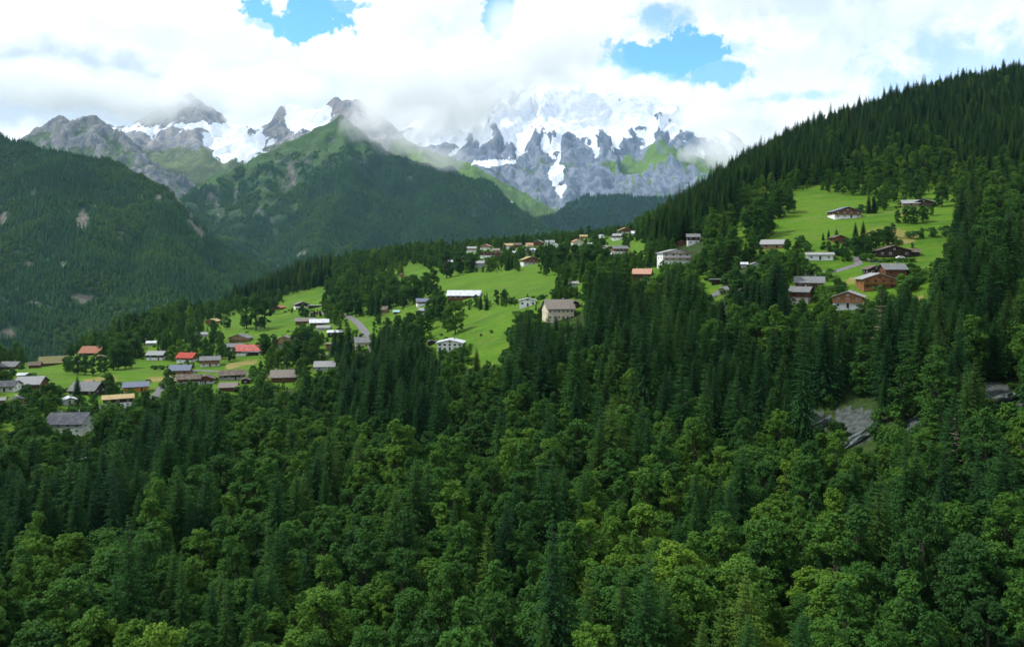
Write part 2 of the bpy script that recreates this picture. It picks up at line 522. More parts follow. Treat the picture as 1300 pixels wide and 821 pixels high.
m_val = material('valley_floor', (0.035, 0.085, 0.02), noise=0.5, scale=0.01)
mb = MB(); S = 13000
mb.add([(-S, -2500, -420), (S, -2500, -420), (S, 14000, -420), (-S, 14000, -420)], [(0, 1, 2, 3)])
tag(mb.build('valley_floor', m_val), kind='structure')

# ------------------------------------------------------------------ mountains: heights fall away from ridge lines standing in space


def mountain_material(name, forest_lo, forest_hi, grass, rock, rock2, snow=(0.86, 0.88, 0.92), unit=1.0):
    m = bpy.data.materials.new(name); m.use_nodes = True
    N = NT(m.node_tree); out = N.n('ShaderNodeOutputMaterial'); b = N.n('ShaderNodeBsdfPrincipled')
    N.l(b.outputs[0], out.inputs[0]); b.inputs['Roughness'].default_value = 0.9; b.inputs['Specular IOR Level'].default_value = 0.15
    t = N.n('ShaderNodeTexCoord').outputs['Object']
    def A(k): return N.n('ShaderNodeAttribute', attribute_name=k).outputs['Fac']
    n1 = N.noise(t, 0.004 / unit, 6, 0.65); n2 = N.noise(t, 0.018 / unit, 8, 0.72); n3 = N.noise(t, 0.0016 / unit, 5, 0.6)
    mp = N.n('ShaderNodeMapping'); mp.inputs['Scale'].default_value = (1, 0.6, 0.28); N.l(t, mp.inputs[0])
    streak = N.noise(mp.outputs[0], 0.02 / unit, 7, 0.7, 0.6)
    rk = N.mix(N.ramp(streak, 0.38, 0.62), rock, rock2)
    rk = N.mix(N.ramp(n2, 0.5, 0.75, 0, 0.5), rk, tuple(c * 1.7 for c in rock2))
    gr = N.mix(N.ramp(n1, 0.35, 0.65), grass, tuple(c * 0.6 for c in grass))
    gr = N.mix(N.ramp(n2, 0.52, 0.68, 0, 0.7), gr, tuple(0.5 * (a + c) for a, c in zip(rock2, grass)))
    fo = N.mix(N.ramp(n2, 0.35, 0.65), forest_lo, forest_hi)
    def thr(attr, w, lo=0.42, hi=0.58):
        return N.ramp(N.m('ADD', A(attr), N.m('MULTIPLY', N.m('SUBTRACT', N.m('ADD', N.m('MULTIPLY', n2, 0.55), N.m('MULTIPLY', streak, 0.45)), 0.5), w)), lo, hi)
    c = N.mix(thr('grass', 1.6), rk, gr)
    c = N.mix(thr('forest', 1.5), c, fo)
    c = N.mix(thr('bare', 1.2), c, rk)
    c = N.mix(thr('snow', 1.9, 0.45, 0.56), c, N.mix(N.ramp(n2, 0.35, 0.65), snow, (0.66, 0.74, 0.86)))
    N.l(c, b.inputs['Base Color'])
    bp = N.n('ShaderNodeBump'); bp.inputs['Strength'].default_value = 0.8; bp.inputs['Distance'].default_value = 22.0 * unit
    N.l(N.m('ADD', n2, streak), bp.inputs['Height']); N.l(bp.outputs[0], b.inputs['Normal'])
    return m


def ridge_height(X, Y, ridges, gully=0.0, glen=260.0, seed=0):
    """ridges: list of (points [(px,py,depth)...], slope, roundness); gullies run down from each crest"""
    H = np.full(X.shape, -1e9); off = 0.0
    for ri, (pts, k, rd) in enumerate(ridges):
        q = np.array([P(*p) for p in pts])
        Hr = np.full(X.shape, -1e9); S = np.zeros(X.shape); Dd = np.zeros(X.shape); run = 0.0
        for a, b in zip(q[:-1], q[1:]):
            d = b[:2] - a[:2]; L2 = d @ d; L = math.sqrt(L2)
            tr = ((X - a[0]) * d[0] + (Y - a[1]) * d[1]) / L2
            t = np.clip(tr, 0, 1)
            zx = a[2] + t * (b[2] - a[2])
            dist = np.hypot(X - (a[0] + t * d[0]), Y - (a[1] + t * d[1]))
            h = zx - k * (np.sqrt(dist * dist + rd * rd) - rd)
            w = h > Hr
            side = np.sign((X - a[0]) * d[1] - (Y - a[1]) * d[0])
            ang = np.where(tr < 0, tr * L, np.where(tr > 1, (tr - 1) * L, 0)) * 0.6
            S = np.where(w, run + t * L + ang + side * 7000, S); Dd = np.where(w, dist, Dd); Hr = np.where(w, h, Hr)
            run += L
        if gully:
            wob = fbm(X, Y, glen * 2.5, 3, 0.5, seed + 3) * glen * 0.9
            g = fbm((S + wob) , Dd * 0.22, glen, 5, 0.55, seed + ri * 7, True)
            Hr = Hr + g * gully * np.clip(Dd / (glen * 1.6), 0.12, 1.0)
        H = np.maximum(H, Hr); off += 1
    return H


MH = {}


def blur(A, r):
    for ax in (0, 1):
        P_ = np.concatenate([np.repeat(A.take([0], ax), r + 1, ax), A, np.repeat(A.take([-1], ax), r, ax)], ax)
        c = np.cumsum(P_, ax)
        n = A.shape[ax]
        A = (c.take(range(2 * r + 1, 2 * r + 1 + n), ax) - c.take(range(0, n), ax)) / (2 * r + 1)
    return A


def streaks(px, py, dx, dy, across, along, seed, octv=4):
    """ribbed pattern running along one fall line of a slope"""
    L = math.hypot(dx, dy); dx /= L; dy /= L
    return fbm((px * dy - py * dx) / across, (px * dx + py * dy) / along, 1.0, octv, 0.6, seed)




def make_mountain(name, x0, x1, y0, y1, step, ridges, mat, noise=(60, 700), rnoise=(40, 300), floor=-430, cover=None, gully=(80, 260)):
    nx = int((x1 - x0) / step) + 1; ny = int((y1 - y0) / step) + 1
    xs = np.linspace(x0, x1, nx); ys = np.linspace(y0, y1, ny)
    X, Y = np.meshgrid(xs, ys)
    wx = X + fbm(X, Y, noise[1] * 0.8, 4, 0.5, 21) * noise[1] * 0.25
    wy = Y + fbm(X, Y, noise[1] * 0.8, 4, 0.5, 27) * noise[1] * 0.25
    H1 = ridge_height(wx, wy, ridges, gully[0], gully[1], nx)
    Z = H1 + fbm(X, Y, noise[1], 5, 0.5, 5) * noise[0] + fbm(X, Y, rnoise[1], 6, 0.55, 11, True) * rnoise[0]
    Z = np.maximum(Z, floor + fbm(X, Y, 500, 3, 0.5, 2) * 10)
    gx = np.gradient(Z, step, axis=1); gy = np.gradient(Z, step, axis=0)
    slope = np.hypot(gx, gy)
    pxs, pys = proj(X, Y, Z)
    global RIB
    RIB = (Z - blur(blur(Z, 5), 5))
    attrs = cover(X, Y, Z, slope, pxs, pys)
    for k in ('snow', 'grass', 'forest', 'bare'): attrs.setdefault(k, np.zeros(X.shape))
    o = link(name, grid_mesh(name, X, Y, Z, [mat], attrs))
    tag(o, kind='structure')
    MH[name] = (X, Y, Z, pxs, pys, attrs)
    return o


def sm(x, a, b):
    t = np.clip((x - a) / (b - a), 0, 1); return t * t * (3 - 2 * t)


_wc = {}


def ell(px, py, cx, cy, rx, ry, soft=0.5):
    """patch on a slope with a ragged outline"""
    k = id(px)
    if k not in _wc:
        _wc.clear()
        _wc[k] = (fbm(px, py, 22, 5, 0.6, 91), fbm(px, py, 22, 5, 0.6, 95), fbm(px + py * 0.5, py * 0.6, 7, 4, 0.6, 97))
    a, b, c = _wc[k]
    r = np.hypot((px + a * 13 - cx) / rx, (py + b * 9 - cy) / ry) + c * 0.55
    return 1 - sm(r, 1 - soft, 1 + soft)


# left forested mountain
left_r = [([(-700, 20, 4200), (-300, 90, 3700), (-120, 130, 3500), (0, 172, 3400), (60, 193, 3350), (130, 211, 3300), (190, 238, 3200), (232, 268, 3100), (252, 304, 2980), (266, 345, 2850), (278, 400, 2700)], 0.92, 25),
          ([(60, 193, 3350), (90, 250, 2900), (110, 330, 2500)], 0.8, 80),
          ([(190, 238, 3200), (200, 300, 2800), (210, 380, 2300)], 0.8, 70),
          ([(-120, 130, 3500), (-100, 250, 2800), (-60, 380, 2200)], 0.8, 80)]


def cov_left(X, Y, Z, s, px, py):
    bare = np.zeros(X.shape)
    for c in [(232, 258, 12, 5), (242, 278, 6, 10), (256, 297, 6, 9), (200, 252, 9, 4), (42, 248, 8, 5), (107, 276, 7, 14), (120, 262, 6, 6), (35, 335, 9, 5), (60, 338, 4, 5), (80, 338, 5, 4), (5, 280, 5, 9), (105, 378, 24, 5), (45, 385, 14, 5), (10, 425, 12, 8), (150, 300, 5, 8)]:
        bare = np.maximum(bare, ell(px, py, *c) * 0.62)
    bare = np.clip(bare + streaks(px, py, -0.15, 1, 7, 26, 301) * 0.35 * (bare > 0.02), 0, 1)
    grass = np.maximum(ell(px, py, 85, 420, 5, 7), 0.25)
    return dict(forest=1 - bare * 1.1, bare=bare, grass=grass + 0 * X)


M_left = mountain_material('left_mountain_cover', (0.014, 0.040, 0.016), (0.032, 0.075, 0.022), (0.07, 0.12, 0.03), (0.085, 0.082, 0.065), (0.165, 0.15, 0.125), unit=0.6)
make_mountain('hillside_left', -4200, -400, 1450, 4600, 17, left_r, M_left, (40, 600), (16, 200), cover=cov_left, gully=(95, 260))

# middle mountain with its summit in the cloud
mid_r = [([(436, 149, 6000), (405, 164, 5900), (360, 181, 5700), (320, 200, 5500), (290, 214, 5350), (262, 236, 5200), (235, 270, 5000), (215, 330, 4700)], 0.76, 8),
         ([(436, 149, 6000), (470, 186, 5900), (520, 204, 5750), (560, 222, 5650), (612, 236, 5500), (640, 258, 5400), (668, 276, 5250), (700, 304, 5000)], 0.74, 12),
         ([(435, 152, 6000), (428, 205, 5350), (410, 265, 4700), (395, 325, 4100)], 0.8, 20),
         ([(500, 197, 5800), (478, 250, 5200), (455, 300, 4600), (440, 330, 4200)], 0.85, 20),
         ([(560, 222, 5650), (560, 270, 5100), (550, 310, 4600)], 0.8, 50),
         ([(360, 181, 5700), (330, 240, 5150), (305, 300, 4600)], 0.8, 50)]


def cov_mid(X, Y, Z, s, px, py):
    n = fbm(X, Y, 420, 5, 0.6, 41)
    st = streaks(px, py, -0.62, 0.8, 7, 40, 311)
    top = sm(Z, 520, 860)                      # above the tree line
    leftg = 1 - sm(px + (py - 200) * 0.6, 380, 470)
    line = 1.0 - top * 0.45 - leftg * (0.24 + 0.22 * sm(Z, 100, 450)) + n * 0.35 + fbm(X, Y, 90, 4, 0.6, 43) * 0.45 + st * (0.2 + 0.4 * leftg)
    dark = sm(px - (478 - (py - 200) * 0.55), -10, 25)  # denser forest right of the spur, also painting in the cloud shadow
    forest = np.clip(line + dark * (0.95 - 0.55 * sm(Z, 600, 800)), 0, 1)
    bare = np.zeros(X.shape)
    for c in [(388, 205, 10, 5), (372, 222, 6, 16), (385, 248, 12, 4), (362, 232, 4, 12), (455, 205, 12, 5), (520, 227, 4, 9), (388, 322, 14, 6), (310, 302, 7, 3), (345, 285, 4, 12), (620, 247, 4, 10), (440, 152, 9, 7), (300, 250, 5, 9), (275, 266, 6, 12), (355, 205, 6, 4), (265, 250, 6, 10), (330, 270, 5, 10), (425, 175, 8, 4)]:
        bare = np.maximum(bare, ell(px, py, *c) * 0.55)
    bare = np.maximum(bare, np.clip(st * 0.7 + n * 0.5 - 0.02 + RIB * 0.006, 0, 0.42) * leftg)
    return dict(forest=forest, bare=bare, grass=np.clip(0.8 - bare * 0.6 + st * 0.3, 0, 1))


M_mid = mountain_material('middle_mountain_cover', (0.010, 0.032, 0.017), (0.022, 0.06, 0.02), (0.050, 0.104, 0.024), (0.06, 0.068, 0.062), (0.14, 0.14, 0.11), unit=0.8)
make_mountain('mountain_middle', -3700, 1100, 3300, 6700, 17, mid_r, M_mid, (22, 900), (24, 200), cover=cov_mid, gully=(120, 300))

# low dark wooded hill closing the valley
dark_r = [([(640, 330, 6700), (672, 302, 6700), (702, 282, 6800), (730, 261, 6900), (752, 249, 7000), (790, 251, 7100), (830, 255, 7200), (900, 245, 7400), (1050, 240, 7600)], 0.6, 120)]


def cov_dark(X, Y, Z, s, px, py):
    return dict(forest=1.0 + 0 * X, bare=ell(px, py, 745, 252, 26, 3) * 0.35, grass=0.2 + 0 * X)


M_dark = mountain_material('valley_hill_cover', (0.008, 0.027, 0.022), (0.014, 0.042, 0.028), (0.06, 0.10, 0.03), (0.10, 0.10, 0.09), (0.18, 0.17, 0.14))
make_mountain('hill_in_valley', -600, 4200, 5500, 8200, 26, dark_r, M_dark, (30, 600), (20, 330), cover=cov_dark, gully=(110, 420))

# rocky green ridge far left
rocky_r = [([(0, 215, 7700), (35, 183, 7600), (60, 160, 7550), (76, 150, 7500), (100, 151, 7500), (125, 152, 7550), (142, 160, 7500), (172, 190, 7300), (205, 228, 7000), (250, 275, 6700)], 0.85, 20),
           ([(76, 150, 7500), (70, 200, 6900), (60, 260, 6300)], 0.9, 30), ([(125, 152, 7550), (128, 190, 7050), (135, 250, 6400)], 0.9, 25), ([(100, 151, 7500), (98, 180, 7200), (95, 230, 6700)], 0.95, 20)]


def cov_rocky(X, Y, Z, s, px, py):
    st = streaks(px, py, 0.25, 1, 6, 30, 321)
    b = np.clip(0.18 + sm(s, 0.7, 1.4) * 0.3 + RIB * 0.010 + st * 0.5 + ell(px, py, 84, 178, 20, 9) * 0.6 + sm(py, 172, 152) * 0.5, 0, 1)
    return dict(forest=sm(py, 205, 240) * 0.5 - 0.25 + st * .3, bare=b, grass=0.62 + st * 0.4, snow=ell(px, py, 108, 152, 7, 2) * 0.55)


M_rocky = mountain_material('rocky_ridge_cover', (0.02, 0.04, 0.02), (0.05, 0.08, 0.03), (0.075, 0.12, 0.035), (0.075, 0.085, 0.11), (0.19, 0.185, 0.17), unit=1.0)
make_mountain('mountain_rocky_ridge', -5400, -2300, 5900, 8300, 20, rocky_r, M_rocky, (25, 500), (85, 200), cover=cov_rocky, gully=(260, 300))

# glacier peaks behind it
peaks_r = [([(60, 178, 10400), (140, 160, 10300), (170, 166, 10200), (205, 152, 10100), (222, 138, 10000), (240, 120, 10000), (262, 138, 9950), (295, 156, 9900), (318, 168, 9900), (336, 170, 9800), (352, 152, 9700), (374, 134, 9600), (395, 138, 9500), (412, 140, 9300), (430, 130, 9000), (444, 126, 8900), (452, 160, 8900), (462, 220, 9000)], 0.80, 30),
           ([(430, 125, 9000), (400, 150, 8600), (372, 178, 8100), (340, 220, 7500)], 0.95, 20),
           ([(374, 134, 9600), (350, 162, 9100), (335, 175, 8900), (320, 200, 8500)], 1.0, 20),
           ([(225, 130, 10000), (232, 165, 9400), (262, 195, 8700), (262, 230, 7900)], 0.75, 40),
           ([(170, 165, 10200), (200, 190, 9200), (215, 222, 8300)], 0.75, 60)]


def cov_peaks(X, Y, Z, s, px, py):
    st = streaks(px, py, 0.55, 0.8, 6, 30, 331)
    glac = np.maximum.reduce([ell(px, py, 302, 178, 42, 26, .3), ell(px, py, 268, 160, 44, 6, .4), ell(px, py, 376, 160, 26, 10, .4) * .8, ell(px, py, 396, 146, 28, 16, .4) * 1.1, ell(px, py, 372, 132, 6, 16) * .9, ell(px, py, 170, 165, 46, 5) * .75, ell(px, py, 345, 170, 14, 3) * .6])
    rockz = np.maximum.reduce([ell(px, py, 348, 160, 14, 11, .4), ell(px, py, 434, 142, 20, 14, .3), ell(px, py, 262, 146, 24, 12, .3) * 0.9, ell(px, py, 404, 170, 18, 4)])
    snow = np.clip(glac * 1.1 - rockz * 0.75 - RIB * 0.006 + st * 0.35 + sm(py, 178, 140) * 0.42, 0, 1)
    return dict(snow=snow, grass=np.clip(sm(py, 168, 200) * 0.85 - sm(s, .8, 1.4) * .2 + st * .5, 0, 1), bare=np.clip(st * .6, 0, .4))


M_peaks = mountain_material('glacier_peaks_cover', (0.03, 0.05, 0.02), (0.06, 0.09, 0.03), (0.11, 0.145, 0.05), (0.13, 0.15, 0.19), (0.30, 0.275, 0.26), unit=1.3)
make_mountain('mountain_glacier_peaks', -6600, -500, 7000, 11000, 30, peaks_r, M_peaks, (25, 600), (85, 330), cover=cov_peaks, gully=(200, 420))

# snow massif in the middle distance right of centre, with its rock buttresses and the green side of the valley
mass_r = [([(430, 210, 11800), (500, 175, 11900), (545, 150, 12000), (600, 122, 12100), (640, 105, 12200), (690, 96, 12200), (730, 102, 12000), (788, 112, 11700), (812, 118, 11600), (850, 138, 11400), (856, 160, 11000), (864, 200, 10600), (870, 250, 10500), (876, 300, 10600)], 0.62, 60),
          ([(690, 96, 12200), (690, 140, 11500), (678, 176, 10900), (676, 200, 10300), (684, 232, 9800)], 1.05, 15),
          ([(788, 112, 11700), (760, 145, 11200), (742, 170, 10800), (744, 200, 10300), (748, 240, 9700)], 1.1, 15),
          ([(640, 105, 12200), (650, 140, 11700), (640, 185, 11000)], 0.9, 20),
          ([(850, 138, 11400), (812, 165, 10900), (806, 185, 10500), (800, 215, 9900), (796, 246, 9300)], 0.85, 20),
          ([(856, 160, 11000), (850, 190, 10500), (846, 215, 9800), (838, 240, 9200)], 0.8, 25),
          ([(788, 112, 11700), (784, 150, 11200), (776, 190, 10700)], 1.2, 12),
          ([(440, 160, 8500), (500, 178, 8600), (560, 198, 8700), (600, 212, 8800), (640, 227, 8900), (672, 242, 9000), (703, 262, 9000), (716, 285, 8900)], 0.55, 40)]


def cov_mass(X, Y, Z, s, px, py):
    st = streaks(px, py, 0.08, 1, 5, 22, 341, 5)
    line = sm(py + 14 * fbm(X, Y, 900, 4, 0.6, 61) + RIB * 0.22, 206, 168)
    near = sm(Y, 9600, 9300)
    rocks = np.maximum.reduce([ell(px, py, 680, 216, 20, 36, .25), ell(px, py, 746, 212, 17, 40, .25), ell(px, py, 838, 178, 40, 14, .3), ell(px, py, 722, 208, 12, 30, .5) * .6, ell(px, py, 622, 192, 24, 8, .4), ell(px, py, 788, 125, 4, 11) * .75, ell(px, py, 655, 165, 3, 10) * .6,
                               ell(px, py, 852, 155, 6, 4), ell(px, py, 727, 170, 7, 8) * .7, ell(px, py, 700, 150, 30, 4) * .4, ell(px, py, 800, 198, 28, 22, .4), ell(px, py, 818, 160, 12, 5) * .8, ell(px, py, 865, 190, 20, 30, .4), ell(px, py, 716, 185, 34, 16, .8) * .55, ell(px, py, 770, 178, 20, 10, .8) * .5])
    gl = np.maximum.reduce([ell(px, py, 706, 222, 8, 14, .3), ell(px, py, 712, 242, 6, 8), ell(px, py, 625, 207, 30, 5, .3), ell(px, py, 757, 185, 5, 18), ell(px, py, 802, 172, 20, 4) * .8])
    snow = np.clip(line * 1.12 - rocks * 0.62 - np.clip(RIB, -40, 70) * 0.0060 * (0.45 + 0.55 * sm(py, 105, 165)) + st * 0.5, 0, 1)
    snow = np.where(near > .5, 0, snow)
    snow = np.maximum(snow, gl * (0.95 + st * .5) * (py < 262))
    right = sm(px - RIB * 0.3, 755, 790)
    grass = np.clip(sm(py + RIB * 0.2, 182, 214) * right * 1.1 + st * .35 + near * 0.9 - 0.02, 0, 1)
    grey = np.maximum(ell(px, py, 655, 226, 62, 9, .35), ell(px, py, 612, 207, 40, 6, .4)) * near
    grey = np.where(py > 210 + (px - 600) * 0.55 , 0, 1) * near * 0.62
    return dict(snow=snow, grass=grass, bare=np.clip(grey + st * .45 * near + st * .5 * right + 0.05, 0, 1), forest=np.clip(sm(py, 255, 280) * 0.5 * near + ell(px, py, 800, 248, 60, 6, .4) * .55, 0, 1))


M_mass = mountain_material('snow_massif_cover', (0.03, 0.06, 0.02), (0.07, 0.12, 0.03), (0.105, 0.19, 0.025), (0.085, 0.115, 0.175), (0.20, 0.225, 0.275), unit=1.4)  # rock colours tinted blue, painting in the shade and haze on the buttresses
make_mountain('mountain_snow_massif', -2800, 4700, 8000, 12900, 26, mass_r, M_mass, (35, 900), (95, 420), cover=cov_mass, gully=(330, 640))

# ------------------------------------------------------------------ trees


def leaf_material(name, stops, transl=0.25, spec=0.12):
    m = bpy.data.materials.new(name); m.use_nodes = True
    N = NT(m.node_tree); out = N.n('ShaderNodeOutputMaterial')
    tone = N.n('ShaderNodeAttribute', attribute_name='tone', attribute_type='INSTANCER').outputs['Fac']
    oi = N.n('ShaderNodeObjectInfo')
    t = N.n('ShaderNodeTexCoord').outputs['Object']
    n = N.noise(t, 0.9, 3, 0.6)
    f = N.m('ADD', tone, N.m('MULTIPLY', N.m('SUBTRACT', oi.outputs['Random'], 0.5), 0.16))
    f = N.m('ADD', f, N.m('MULTIPLY', N.m('SUBTRACT', n, 0.5), 0.3), clamp=True)
    r = N.n('ShaderNodeValToRGB')
    els = r.color_ramp.elements
    for i, (p, c) in enumerate(stops):
        e = els[i] if i < 2 else els.new(p)
        e.position = p; e.color = (*c, 1)
    N.l(f, r.inputs[0])
    d = N.n('ShaderNodeBsdfPrincipled'); N.l(r.outputs[0], d.inputs['Base Color'])
    d.inputs['Roughness'].default_value = 0.75; d.inputs['Specular IOR Level'].default_value = spec
    tr = N.n('ShaderNodeBsdfTranslucent'); N.l(N.mix(0.5, r.outputs[0], (0.10, 0.22, 0.01)), tr.inputs[0])
    mx = N.n('ShaderNodeMixShader', i_0=transl)
    N.l(d.outputs[0], mx.inputs[1]); N.l(tr.outputs[0], mx.inputs[2]); N.l(mx.outputs[0], out.inputs[0])
    return m


M_broad = leaf_material('broadleaf_foliage', [(0.0, (0.016, 0.052, 0.012)), (1.0, (0.16, 0.25, 0.018)), (0.35, (0.034, 0.102, 0.015)), (0.7, (0.080, 0.168, 0.016))], 0.22)
M_conif = leaf_material('spruce_needles', [(0.0, (0.011, 0.036, 0.014)), (1.0, (0.12, 0.155, 0.026)), (0.4, (0.024, 0.072, 0.016)), (0.75, (0.060, 0.112, 0.018))], 0.10, 0.03)
M_bark = material('grey_bark', (0.055, 0.046, 0.036), noise=0.4, scale=2.0)
M_dead = material('dead_twigs', (0.17, 0.13, 0.10), noise=0.4, scale=1.0)


def leaf_quads(pos, nrm, size, r, elong=1.35):
    """one folded diamond per leaf clump"""
    n = len(pos)
    a = r.normal(size=(n, 3)); u = np.cross(nrm, a); u /= np.linalg.norm(u, axis=1)[:, None] + 1e-9
    w = np.cross(nrm, u)
    s = size[:, None]
    fold = nrm * s * 0.16
    v = np.stack([pos - u * s * elong * .5 - fold, pos - w * s * .5, pos + u * s * elong * .5 - fold, pos + w * s * .5], 1).reshape(-1, 3)
    f = np.arange(4 * n).reshape(-1, 4)
    return v, f


def broad_crown(seed, H, R, lobes, leaves, size, low=0.18, dome=0.62, top_pointed=0.0, lob=(0.2, 0.36), fine=None):
    """a few big boughs, each carrying many small leafy sprays; leaves lie on the sprays"""
    r = np.random.default_rng(seed)
    cz = H * (low + (1 - low) * 0.5); hz = H * (1 - low) * 0.5
    C = []; RR = []
    for i in range(lobes):
        t = r.uniform(-0.9, 1.0); a = r.uniform(0, 2 * math.pi)
        ring = math.sqrt(max(0.0, 1 - abs(t) ** 2.2)) * (1 - top_pointed * max(0, t) * 0.75)
        rad = R * r.uniform(lob[0], lob[1]) * (1 - 0.3 * max(0, t) * top_pointed)
        q = r.uniform(0.5, 1.08) ** 0.7
        C.append((math.cos(a) * (R - rad * 0.7) * ring * q, math.sin(a) * (R - rad * 0.7) * ring * q, cz + t * (hz - rad * 0.55)))
        RR.append(rad)
    C = np.array(C); RR = np.array(RR)
    skew = r.normal(0, 0.07 * R, 2); C[:, :2] += skew * ((C[:, 2:3] - cz) / hz)
    if fine:
        c2 = []; r2 = []; nn = []
        for c, ra in zip(C, RR):
            k = int(fine * (ra / R / 0.3) ** 2) + 3
            d = r.normal(size=(k, 3)); d[:, 2] = d[:, 2] * 0.8 + 0.3; d /= np.linalg.norm(d, axis=1)[:, None]
            sq = np.array([1, 1, r.uniform(0.8, 1.15)])
            c2.append(c + d * (ra * r.uniform(0.6, 1.08, k))[:, None] * sq); r2.append(r.uniform(0.42, 0.95, k) * R / 5.5)
        c2 = np.concatenate(c2); r2 = np.concatenate(r2)
    else:
        c2, r2 = C, RR
    w = r2 ** 2; cnt = np.maximum(5, (leaves * w / w.sum())).astype(int)
    idx = np.repeat(np.arange(len(c2)), cnt); k = len(idx)
    d = r.normal(size=(k, 3)); d[:, 2] = d[:, 2] * 0.8 + 0.3; d /= np.linalg.norm(d, axis=1)[:, None]
    fl = r.uniform(0.6, 1.0, len(c2))[idx]
    rr = r2[idx] * (0.45 + 0.7 * r.random(k) ** 0.7)
    pos = c2[idx] + d * rr[:, None] * np.stack([np.ones(k), np.ones(k), fl], 1)
    # thin out what lies deep inside the boughs
    inside = np.zeros(k, bool)
    for c, ra in zip(C, RR):
        e = (pos - c) / np.array([1, 1, 0.7]); inside |= np.einsum('ij,ij->i', e, e) < (0.55 * ra) ** 2
    keep = ~inside | (r.random(k) < 0.2)
    pos = pos[keep]; d = d[keep]
    cen = np.array([0, 0, cz - hz * .2]); outw = pos - cen; outw /= np.linalg.norm(outw, axis=1)[:, None]
    nr = d * 0.5 + outw * 0.35 + r.normal(size=d.shape) * 0.40 + np.array([0, 0, 0.3]); nr /= np.linalg.norm(nr, axis=1)[:, None]
    sz = size * r.uniform(0.55, 1.35, len(pos))
    v, f = leaf_quads(pos, nr, sz, r)
    return v, f, C


def broad_tree(name, seed, H, R, lobes, leaves, size, **kw):
    v, f, C = broad_crown(seed, H, R, lobes, leaves, size, **kw)
    crown = tri_mesh(name + '_crown', v, f, [M_broad])
    r = random.Random(seed)
    mb = MB(); mb.tube((0, 0, -2), (0, 0, H * 0.38), H * 0.02, H * 0.014, 7)
    for k in range(9):
        c = C[r.randrange(len(C))]
        z0 = H * r.uniform(0.18, 0.5)
        mid = (c[0] * 0.45, c[1] * 0.45, z0 + (c[2] - z0) * 0.6)
        mb.tube((0, 0, z0), mid, H * 0.009, H * 0.006, 5); mb.tube(mid, tuple(c), H * 0.006, H * 0.002, 5)
    mb.tube((0, 0, H * 0.36), (C[0][0] * .1, C[0][1] * .1, H * 0.8), H * 0.014, H * 0.004, 6)
    return crown, mb.mesh(name + '_trunk', M_bark), H, R


def conifer_tree(name, seed, H, R, whorls=34, per=9, low=0.06, droop=0.45, dens=1.0, ragged=0.25, mat=None):
    """whorls of drooping boughs; every bough is a fan of small needle sprays on both sides of its spine"""
    r = np.random.default_rng(seed)
    V = []; Fc = []; nv = 0
    for i in range(whorls):
        t = (i + r.uniform(-.3, .3)) / (whorls - 1)
        z = H * (low + (1 - low) * t) * 1.0
        prof = (1 - t) ** 0.82 * (0.62 + 0.38 * min(1, t / 0.12)) if t < 1 else 0
        L0 = R * prof + 0.25
        k = max(4, int(per * (0.55 + 0.45 * (1 - t))))
        a0 = r.uniform(0, 6.28)
        for j in range(k):
            if r.random() > dens: continue
            a = a0 + j * 2 * math.pi / k + r.uniform(-.22, .22)
            L = L0 * r.uniform(1 - ragged * 1.3, 1 + ragged)
            dr = droop * (1 - t * 0.9) * r.uniform(0.75, 1.3)
            ca, sa = math.cos(a), math.sin(a)
            nseg = 5 if L > 1.6 else 3
            side = np.array([-sa, ca, 0.0])
            pts = []
            for q in range(nseg + 1):
                s = q / nseg
                pts.append(np.array([ca * L * s, sa * L * s, z + L * (0.16 * s - dr * s * s + 0.10 * s ** 4)]))
            for q in range(nseg):
                s = (q + 0.5) / nseg
                wd = (0.16 + 0.22 * L * (1 - s) ** 0.8) * r.uniform(0.8, 1.25)
                p0, p1 = pts[q], pts[q + 1]
                ext = (p1 - p0) * 0.9
                for sg in (-1, 1):
                    tip = p0 + ext + side * sg * wd - np.array([0, 0, wd * r.uniform(0.25, 0.7)])
                    V += [p0, p1, tip]; Fc.append((nv, nv + 1, nv + 2)); nv += 3
                if L > 1.2 and r.random() < 0.8:      # hanging twigs
                    hp = (p0 + p1) * 0.5
                    V += [p0, p1, hp + np.array([r.uniform(-.1, .1), r.uniform(-.1, .1), -r.uniform(0.35, 0.9) * min(1, L * .35)])]
                    Fc.append((nv, nv + 1, nv + 2)); nv += 3
    V += [(0.12, 0, H * .985), (-0.12, 0, H * .985), (0, 0, H * 1.02), (0, .12, H * .985), (0, -0.12, H * .985)]
    Fc += [(nv, nv + 1, nv + 2), (nv + 3, nv + 4, nv + 2)]
    crown = tri_mesh(name + '_crown', np.array(V), np.array(Fc), [mat or M_conif])
    mb = MB(); mb.tube((0, 0, -2), (0, 0, H * 0.97), H * 0.013, 0.04, 6)
    return crown, mb.mesh(name + '_trunk', M_bark), H, R


